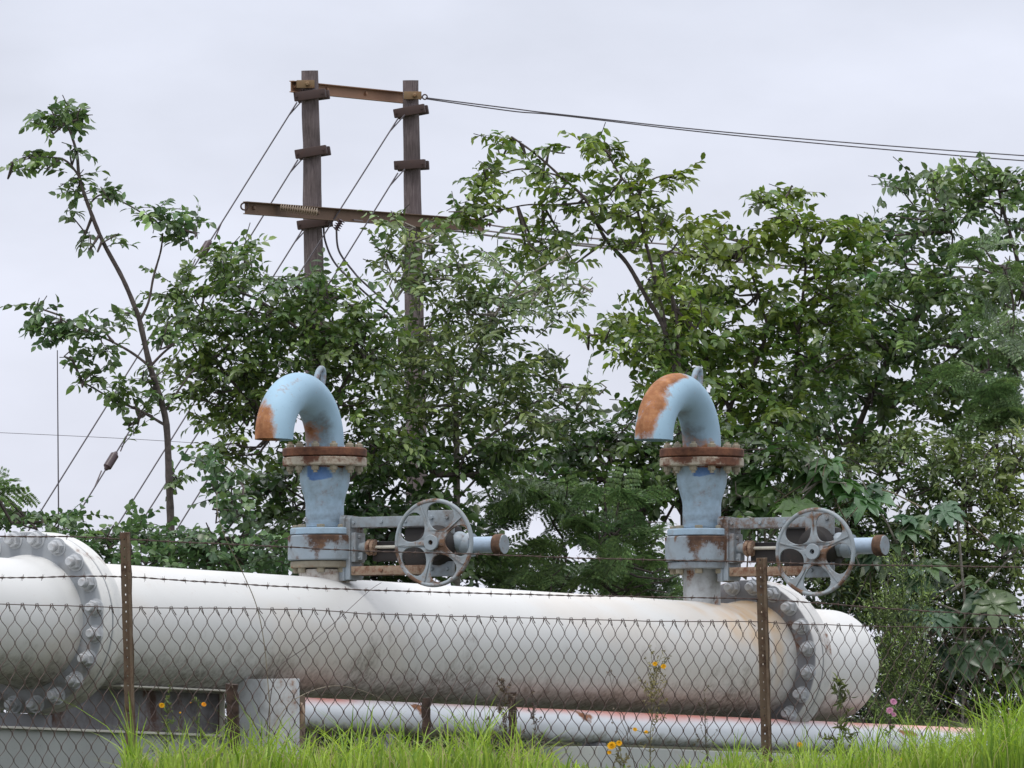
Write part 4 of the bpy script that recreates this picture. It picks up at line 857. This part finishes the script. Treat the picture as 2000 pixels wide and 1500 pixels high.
plant('oval_leaved_bush', 'light green small-leaved bush at the right edge, above the castor leaves', 'bush', 1880, 1.2, [([(1880,1200),(1890,1050),(1880,950)],8,4),([(1890,1050),(1960,960),(1990,900)],5,3),([(1880,1080),(1780,980),(1740,900)],5,3)],
  [(1700,900,50,30,1),(1760,870,60,40,1.2),(1840,880,70,40,1.3),(1920,900,70,50,1.4),(1985,880,40,60,1.4),(1800,940,80,40,1.3),(1900,970,80,40,1.3),(1980,980,40,60,1.3),(1990,1080,40,60,1),(1700,960,50,40,1),(1650,900,50,30,1),(1820,1020,90,50,1),(1920,1040,80,50,1)],
  ((.065,.105,.038),(.16,.19,.06)), dens=2.1, yellow=.45, leaf=(.058,.026), slen=.2, npair=5, trunk_name='stems', crown_name='leaves')
plant('undergrowth_bush', 'dark leafy bush low at the right, below the castor leaves', 'bush', 1850, 1.5, [([(1850,1300),(1845,1200),(1850,1100)],8,4),([(1850,1250),(1950,1180),(1980,1100)],6,3),([(1850,1250),(1740,1150),(1700,1050)],6,3)],
  [(1560,960,90,50,1.2),(1650,1010,80,60,1.2),(1740,1050,80,60,1.1),(1830,1100,90,60,1.1),(1930,1130,80,60,1.1),(1700,1150,90,60,1.2),(1800,1200,90,60,1.1),(1920,1230,90,60,1.1),(1640,1130,80,60,1.2),(1760,1290,90,60,1),(1880,1320,100,60,1),(1980,1320,60,70,1),(1800,1390,120,40,1),(1930,1400,90,40,1),(1560,1080,80,60,1.1),(1480,1000,70,60,1)],
  ((.042,.076,.028),(.12,.15,.045)), dens=2.4, yellow=.4, leaf=(.058,.027), trunk_name='stems', crown_name='leaves')
plant('castor_bush', 'castor bush with big grey-green star-shaped leaves right of the right handwheel', 'bush', 1860, .3, [([(1880,1400),(1885,1200),(1878,1110),(1870,1010)],6,5),([(1885,1200),(1780,1150),(1760,1080)],5,3),([(1884,1180),(1980,1080),(1990,1040)],4,3),([(1880,1300),(1950,1200),(1960,1170)],4,3),([(1880,1250),(1720,1200),(1700,1100)],4,3)],
  [(1870,1000,40,14,.2),(1720,1080,60,30,1.0),(1780,1030,50,30,.9),(1880,1130,60,24,.9),(1970,1060,34,30,.9),(1940,1180,60,30,1),(1810,1200,60,40,.9),(1900,1270,70,40,.9),(1780,1130,60,30,.9),(1980,1290,40,40,.8),(1700,950,50,30,.9),(1640,1010,50,30,.8)],
  GC, dens=1.9, style='palmate', leaf=(.165,0), yellow=.12, thick=.35, bark=M_barkpale, trunk_name='stems', crown_name='leaves')
plant('castor_bush', 'brighter green castor bush with a seed spike just behind the right gooseneck flange', 'bush', 1500, 1.0, [([(1500,1200),(1495,1060),(1480,960)],6,4),([(1495,1060),(1560,980),(1600,940)],4,3)],
  [(1450,960,36,30,1),(1500,930,50,24,1),(1570,920,50,20,1),(1620,900,50,16,.9),(1540,980,60,30,.9),(1460,1010,40,30,.8),(1650,960,40,30,.8)],
  ((.045,.10,.035),(.10,.17,.04)), dens=1.3, style='palmate', leaf=(.17,0), yellow=.3, thick=.35, bark=M_barkpale, trunk_name='stems', crown_name='leaves')
# ------------------------------------------------------------------ ground cover, weeds, grass
def scatter_mass(name, regions, pal, leaf, dens, d0, lab=None):
    lv = Leaves(); 
    for (x0,x1,y0,y1,k,dd) in regions:
        n = int(dens*k*(x1-x0)*(y1-y0)/600)
        for _ in range(n):
            px = rng.uniform(x0,x1); P = np.array(atd(px, rng.uniform(y0,y1), SD(px)+d0+dd+rng.uniform(-.4,.4))); out = unit(rng.normal(0,1,3)+np.array((0,-.3,.5)))
            spray_pinnate(lv, P, out, rng.uniform(.12,.24), pal, *leaf, 4, rng.uniform(0,.6))
    o = lv.build(name, M_leaf, None, (0,SD(900),GZ), kind='stuff'); return o
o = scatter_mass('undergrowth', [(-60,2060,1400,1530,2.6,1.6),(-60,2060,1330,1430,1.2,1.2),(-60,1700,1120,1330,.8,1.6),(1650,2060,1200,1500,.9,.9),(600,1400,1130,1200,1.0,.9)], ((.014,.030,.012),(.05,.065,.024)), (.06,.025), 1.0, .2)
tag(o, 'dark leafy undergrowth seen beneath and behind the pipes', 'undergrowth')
def spindly(name, label, cat, base, top, n_br, spread, pal, dd=0.0, fl=None, flc=(.75,.42,.01), flr=.014, leafy=.03, depthf=None, heads=None, stemc=(.12,.13,.05), group=None, stem_w=.003, cone=True):
    """a weed: wavy stem, side stems, small narrow leaves, optional flower heads at pixel positions"""
    dep = (F/SF(base[0])+dd); B = atd(*base,dep); B.z = GZ-.02; root = empty(name, Vector((B.x,B.y,GZ)), label, cat, group)
    T = atd(*top,dep); lv = Leaves(); n = 10; pts = [np.array(B.lerp(T,i/n)+Vector((random.uniform(-.008,.008),random.uniform(-.008,.008),0))) for i in range(n+1)]
    twig(lv, pts, stem_w, stem_w*.4, np.array(stemc)); tips = [pts[-1]]
    for i in range(n_br):
        u = rng.uniform(.25,1); a = np.array(B.lerp(T,u)); L = spread*(1.25-u if cone else 1)*rng.uniform(.5,1.1); d = unit(np.array((rng.normal(0,1),rng.normal(0,.7),1.1)))
        b = [a, a+d*L*.5+rng.normal(0,.004,3), a+d*L+np.array((0,0,.15*L))]; twig(lv, b, stem_w*.55, stem_w*.25, np.array(stemc)); tips.append(b[-1])
        if leafy:
            k = 7; t = rng.uniform(.1,1,k)[:,None]; P = a+d*L*t; D = rng.normal(0,1,(k,3))+np.array((0,0,.8)); lv.add(LT, LFC, P, D, rng.normal(0,1,(k,3)), np.full(k,leafy)*rng.uniform(.6,1.3,k), np.full(k,leafy*.3), tints(k,pal,.4))
    k = 22; t = rng.uniform(0.02,.95,k)[:,None]
    if leafy: lv.add(LT, LFC, np.array(B)+(np.array(T)-np.array(B))*t, rng.normal(0,1,(k,3))+np.array((0,0,.6)), rng.normal(0,1,(k,3)), leafy*1.4*rng.uniform(.6,1.2,k), np.full(k,leafy*.4), tints(k,pal,.3))
    if heads:
        for tp in tips:
            k = 6; lv.add(LT, LFC, np.tile(tp,(k,1)), rng.normal(0,1,(k,3))+np.array((0,0,.5)), rng.normal(0,1,(k,3)), np.full(k,heads), np.full(k,heads*.5), np.tile(np.array(stemc)*1.2,(k,1))*rng.uniform(.6,1.5,(k,1)))
    lv.build('stems', M_leaf, root, (B.x,B.y,GZ))
    for f in fl or []:
        c = np.array(atd(f[0],f[1],dep-.03)); l2 = Leaves(); kk = 14; an = np.linspace(0,2*math.pi,kk,endpoint=False); face = unit(np.array((rng.normal(0,.2),-1,.5))); ax = unit(np.cross(face,(1,0,0))); ay = np.cross(face,ax)
        D = np.cos(an)[:,None]*ax+np.sin(an)[:,None]*ay+face*.25; rr = flr*(f[2] if len(f)>2 else 1)
        l2.add(LT, LFC, np.tile(c,(kk,1)), D, np.tile(face,(kk,1)), np.full(kk,rr), np.full(kk,rr*.5), np.tile(np.array(flc),(kk,1))*rng.uniform(.8,1.15,(kk,1)))
        l2.add(LT, LFC, np.tile(c-face*.002,(kk,1)), D+face*.9, np.tile(face,(kk,1)), np.full(kk,rr*.6), np.full(kk,rr*.4), np.tile(np.array(flc)*.8,(kk,1)))
        tp = np.array(min(tips, key=lambda q: np.linalg.norm(q-c))); twig(l2, [tp, (tp+c)/2-np.array((0,0,.006)), c], .0015,.0012, np.array((.10,.13,.04)))
        l2.build('flower', M_petal, root, (B.x,B.y,GZ))
    return root
GW = ((.06,.10,.03),(.14,.18,.05))
spindly('flowering_weed','yellow-flowered weed before the dark channel web, its bloom round and open','weed',(322,1510),(330,1348),14,.10,GW,.05,[(316,1378,1.1),(352,1392,.4)],leafy=.022,heads=.012, group='flowering weeds')
spindly('flowering_weed','weed with one half-shut orange bloom next to the dark upright post','weed',(385,1515),(388,1370),8,.09,GW,.05,[(398,1376,.95),(372,1372,.35)],flc=(.75,.33,.02),leafy=.022,heads=.012, group='flowering weeds')
spindly('flowering_weed','tall brown-stemmed weed with two yellow blooms high before the big pipe','weed',(1268,1520),(1278,1300),34,.10,((.13,.12,.05),(.22,.19,.08)),-.05,[(1279,1297,1.0),(1296,1302,1.1),(1240,1425,.9),(1262,1430,.8)],leafy=.02,heads=.011,stemc=(.17,.15,.07),cone=False, group='flowering weeds')
spindly('flowering_weed','low weed with the largest yellow bloom, among bare stems above the plinth','weed',(1215,1520),(1212,1452),10,.08,((.13,.12,.05),(.22,.19,.08)),-.08,[(1195,1457,1.8),(1209,1452,1.2),(1190,1470,.9)],leafy=.02,heads=.013,stemc=(.17,.15,.07), group='flowering weeds')
spindly('flowering_weed','small yellow flower poking from the grass right of the tall right post','weed',(1562,1515),(1560,1458),5,.06,GW,-.3,[(1562,1455,1.2)],leafy=.025, group='flowering weeds')
spindly('flowering_weed','small orange flower low in the grass under the pink flower','weed',(1760,1520),(1760,1488),5,.06,GW,-.3,[(1762,1486,1.2)],flc=(.75,.30,.02),leafy=.025, group='flowering weeds')
spindly('pink_flower','thin weed topped by two pink blooms, right of the domed pipe end','flower',(1735,1520),(1741,1362),8,.08,((.05,.08,.03),(.10,.13,.05)),-.1,[(1745,1371,1.4),(1738,1388,1.5),(1746,1396,1.0)],flc=(.62,.30,.45),leafy=.03,stemc=(.10,.05,.05))
spindly('leafy_weed','dark red-stemmed weed before the domed pipe end','weed',(1648,1520),(1640,1336),16,.16,((.05,.07,.025),(.11,.12,.04)),-.05,None,leafy=.045,stemc=(.09,.05,.045),group='leafy weeds')
spindly('dead_weed','dead weed with curled brown heads around the stump post','weed',(992,1520),(985,1330),26,.14,((.07,.05,.03),(.16,.13,.08)),.1,None,leafy=.018,heads=.018,stemc=(.10,.075,.05),group='dead weeds')
spindly('dead_weed','wispy dead weed stalk leaning before the big pipe, left of the tall weed','weed',(1255,1400),(1190,1312),9,.12,((.09,.07,.04),(.16,.13,.08)),.1,None,leafy=0,heads=.01,stemc=(.13,.10,.07),group='dead weeds')
spindly('dead_weed','low dead stalks right of the dark stump, before the coral pipe','weed',(1050,1520),(1040,1360),14,.12,((.09,.07,.04),(.16,.13,.08)),.1,None,leafy=.014,heads=.012,stemc=(.08,.055,.05),group='dead weeds')
spindly('dead_weed','dead stems tangled beside the tall right post at mid height','weed',(1385,1520),(1375,1350),12,.14,((.09,.07,.04),(.16,.13,.08)),.1,None,leafy=.012,heads=.01,stemc=(.10,.085,.05),group='dead weeds')
# tall feathery weed
for i, (bx, tx, ty, lab) in enumerate(((1760,1765,1105,'tall feathery pale green weed right of the domed pipe end, highest of its clump'),(1735,1728,1180,'shorter feathery weed touching the domed pipe end'),(1790,1802,1170,'feathery weed on the right of the clump beside the domed pipe end'),(1745,1745,1240,'lowest feathery weed in the clump beside the domed pipe end'))):
    spindly('feathery_weed', lab, 'weed', (bx,1500),(tx,ty), 120, .24, ((.10,.16,.045),(.22,.28,.09)), 7.6, None, leafy=.026, heads=.008, stemc=(.10,.14,.05), group='feathery weeds by the pipe end', stem_w=.005, cone=False)
# bare vines / dry stalks over the pipes
def stalk(pts, dd, w, lab, mat=M_straw):
    P = [fp(a,b,fwd=-dd) for a,b in pts]; o0 = P[0].copy(); m = MB(); Q = []
    for i in range(len(P)-1):
        p0 = P[max(i-1,0)]; p1 = P[i]; p2 = P[i+1]; p3 = P[min(i+2,len(P)-1)]
        for k in range(8):
            t = k/8; Q.append(.5*((2*p1)+(p2-p0)*t+(2*p0-5*p1+4*p2-p3)*t*t+(3*p1-p0-3*p2+p3)*t**3))
    Q.append(P[-1]); m.tube([q-o0 for q in Q], [w*(1-.5*i/len(Q)) for i in range(len(Q))], 5); o = m.build('dry_stalk', mat); o.location = o0; tag(o, lab, 'dry stalk', 'dry stalks')
stalk([(522,1500),(527,1400),(523,1330),(515,1250),(500,1180),(470,1110),(440,1050),(425,1000),(424,960)], .03, .003, 'long bare stalk bending over the white pipe from beside the saddle block')
stalk([(520,1440),(532,1340),(548,1300),(600,1262),(660,1210),(720,1155),(745,1138)], .03, .0022, 'thin twig slanting up right from the saddle block across the white pipe', M_bark)
stalk([(520,1440),(560,1380),(590,1358),(630,1343),(665,1340),(710,1350),(755,1372),(810,1420)], .03, .0026, 'arching straw over the start of the coral striped pipe')
stalk([(516,1500),(500,1420),(470,1380),(450,1330)], .02, .0018, 'short thin stalk left of the saddle block')
# grass
gp = np.array([(-60,1530),(190,1530),(235,1500),(262,1455),(300,1458),(360,1450),(480,1432),(520,1440),(640,1440),(700,1432),(760,1437),(830,1445),(900,1428),(980,1432),(1040,1450),(1090,1482),(1160,1500),(1240,1500),(1360,1490),(1450,1470),(1520,1480),(1580,1462),(1680,1462),(1760,1450),(1830,1450),(1880,1430),(1930,1405),(1980,1385),(2060,1375)], float)
def blades(lv, n, x0, x1, dmin, dmax, hk=1.0, wk=1.0, lean=.25, pal=((.13,.225,.035),(.36,.47,.10)), wr=(.006,.012), extra=0):
    px = rng.uniform(x0,x1,n); dep = rng.uniform(dmin,dmax,n)
    top = np.interp(px, gp[:,0], gp[:,1]); h = np.clip((1512-top)/430.,0,None)*hk*rng.uniform(.4,1.2,n)*(1+.45*np.array([noise.noise(Vector((x*.022,0,1)))+.6*noise.noise(Vector((x*.07,3,1))) for x in px]))+extra
    ok = h > .03; px, dep, h = px[ok], dep[ok], h[ok]; n = len(px)
    X = (px-1000)/F*dep; P0 = np.stack([X, dep, np.full(n,GZ-.01)],1)
    az = rng.uniform(0,2*math.pi,n); ln = np.abs(rng.normal(0,lean,n))+.05
    dirh = np.stack([np.cos(az),np.sin(az)*.6,np.zeros(n)],1); wv = np.stack([-np.sin(az+rng.normal(0,.8,n)),np.cos(az),np.zeros(n)],1); wv[:,0] = np.where(np.abs(wv[:,0])<.35,.5,wv[:,0])
    wd = rng.uniform(*wr,n)*wk; rows = [0,.3,.6,.85,1.0]; wf = [.8,1,.8,.45,.03]; V = np.zeros((n,10,3))
    for j,(u,f) in enumerate(zip(rows,wf)):
        c = P0+np.array((0,0,1))*(h*u*(1-.12*ln*u*2))[:,None]+dirh*(h*ln*1.5*u**2.2)[:,None]
        V[:,2*j] = c-wv*(wd*f/2)[:,None]; V[:,2*j+1] = c+wv*(wd*f/2)[:,None]
    k = np.clip(rng.normal(.5,.3,n)+.3*np.array([noise.noise(Vector((x*.01,4,1))) for x in px]),0,1)[:,None]; col = (np.array(pal[0])*(1-k)+np.array(pal[1])*k)*np.exp(rng.normal(0,.15,n))[:,None]
    lv.V.append(V.reshape(-1,3)); lv.C.append(np.repeat(col,10,axis=0)); base = lv.n+np.arange(n)*10
    for j in range(4): lv.F.append(base[:,None]+np.array((2*j,2*j+1,2*j+3,2*j+2))[None,:])
    lv.n += n*10
lv = Leaves()
blades(lv, 3400, 190, 2060, 50.3, 52.4, hk=.8)
blades(lv, 1500, 190, 2060, 50.3, 52.4, hk=1.5, lean=.4, wr=(.006,.011))
blades(lv, 1200, 1820, 2060, 50.3, 53.6, hk=1.1, lean=.45)
blades(lv, 500, 1380, 1850, 50.5, 52.4, hk=1.7, lean=.35, wr=(.004,.007))
blades(lv, 26, 245, 275, 51.5, 52.2, hk=2.4, lean=.3, wr=(.006,.010))
blades(lv, 2500, 190, 2060, 53.2, 55.5, hk=.75, pal=((.06,.12,.02),(.16,.24,.04)))
blades(lv, 1100, 190, 2060, 50.3, 52.4, hk=1.1, lean=.6, pal=((.28,.26,.12),(.45,.40,.22)), wr=(.003,.005))
o = lv.build('grass', M_grass, None, (0,52,GZ), kind='stuff'); tag(o, 'bright yellow-green long grass along the foot of the fence', 'grass')
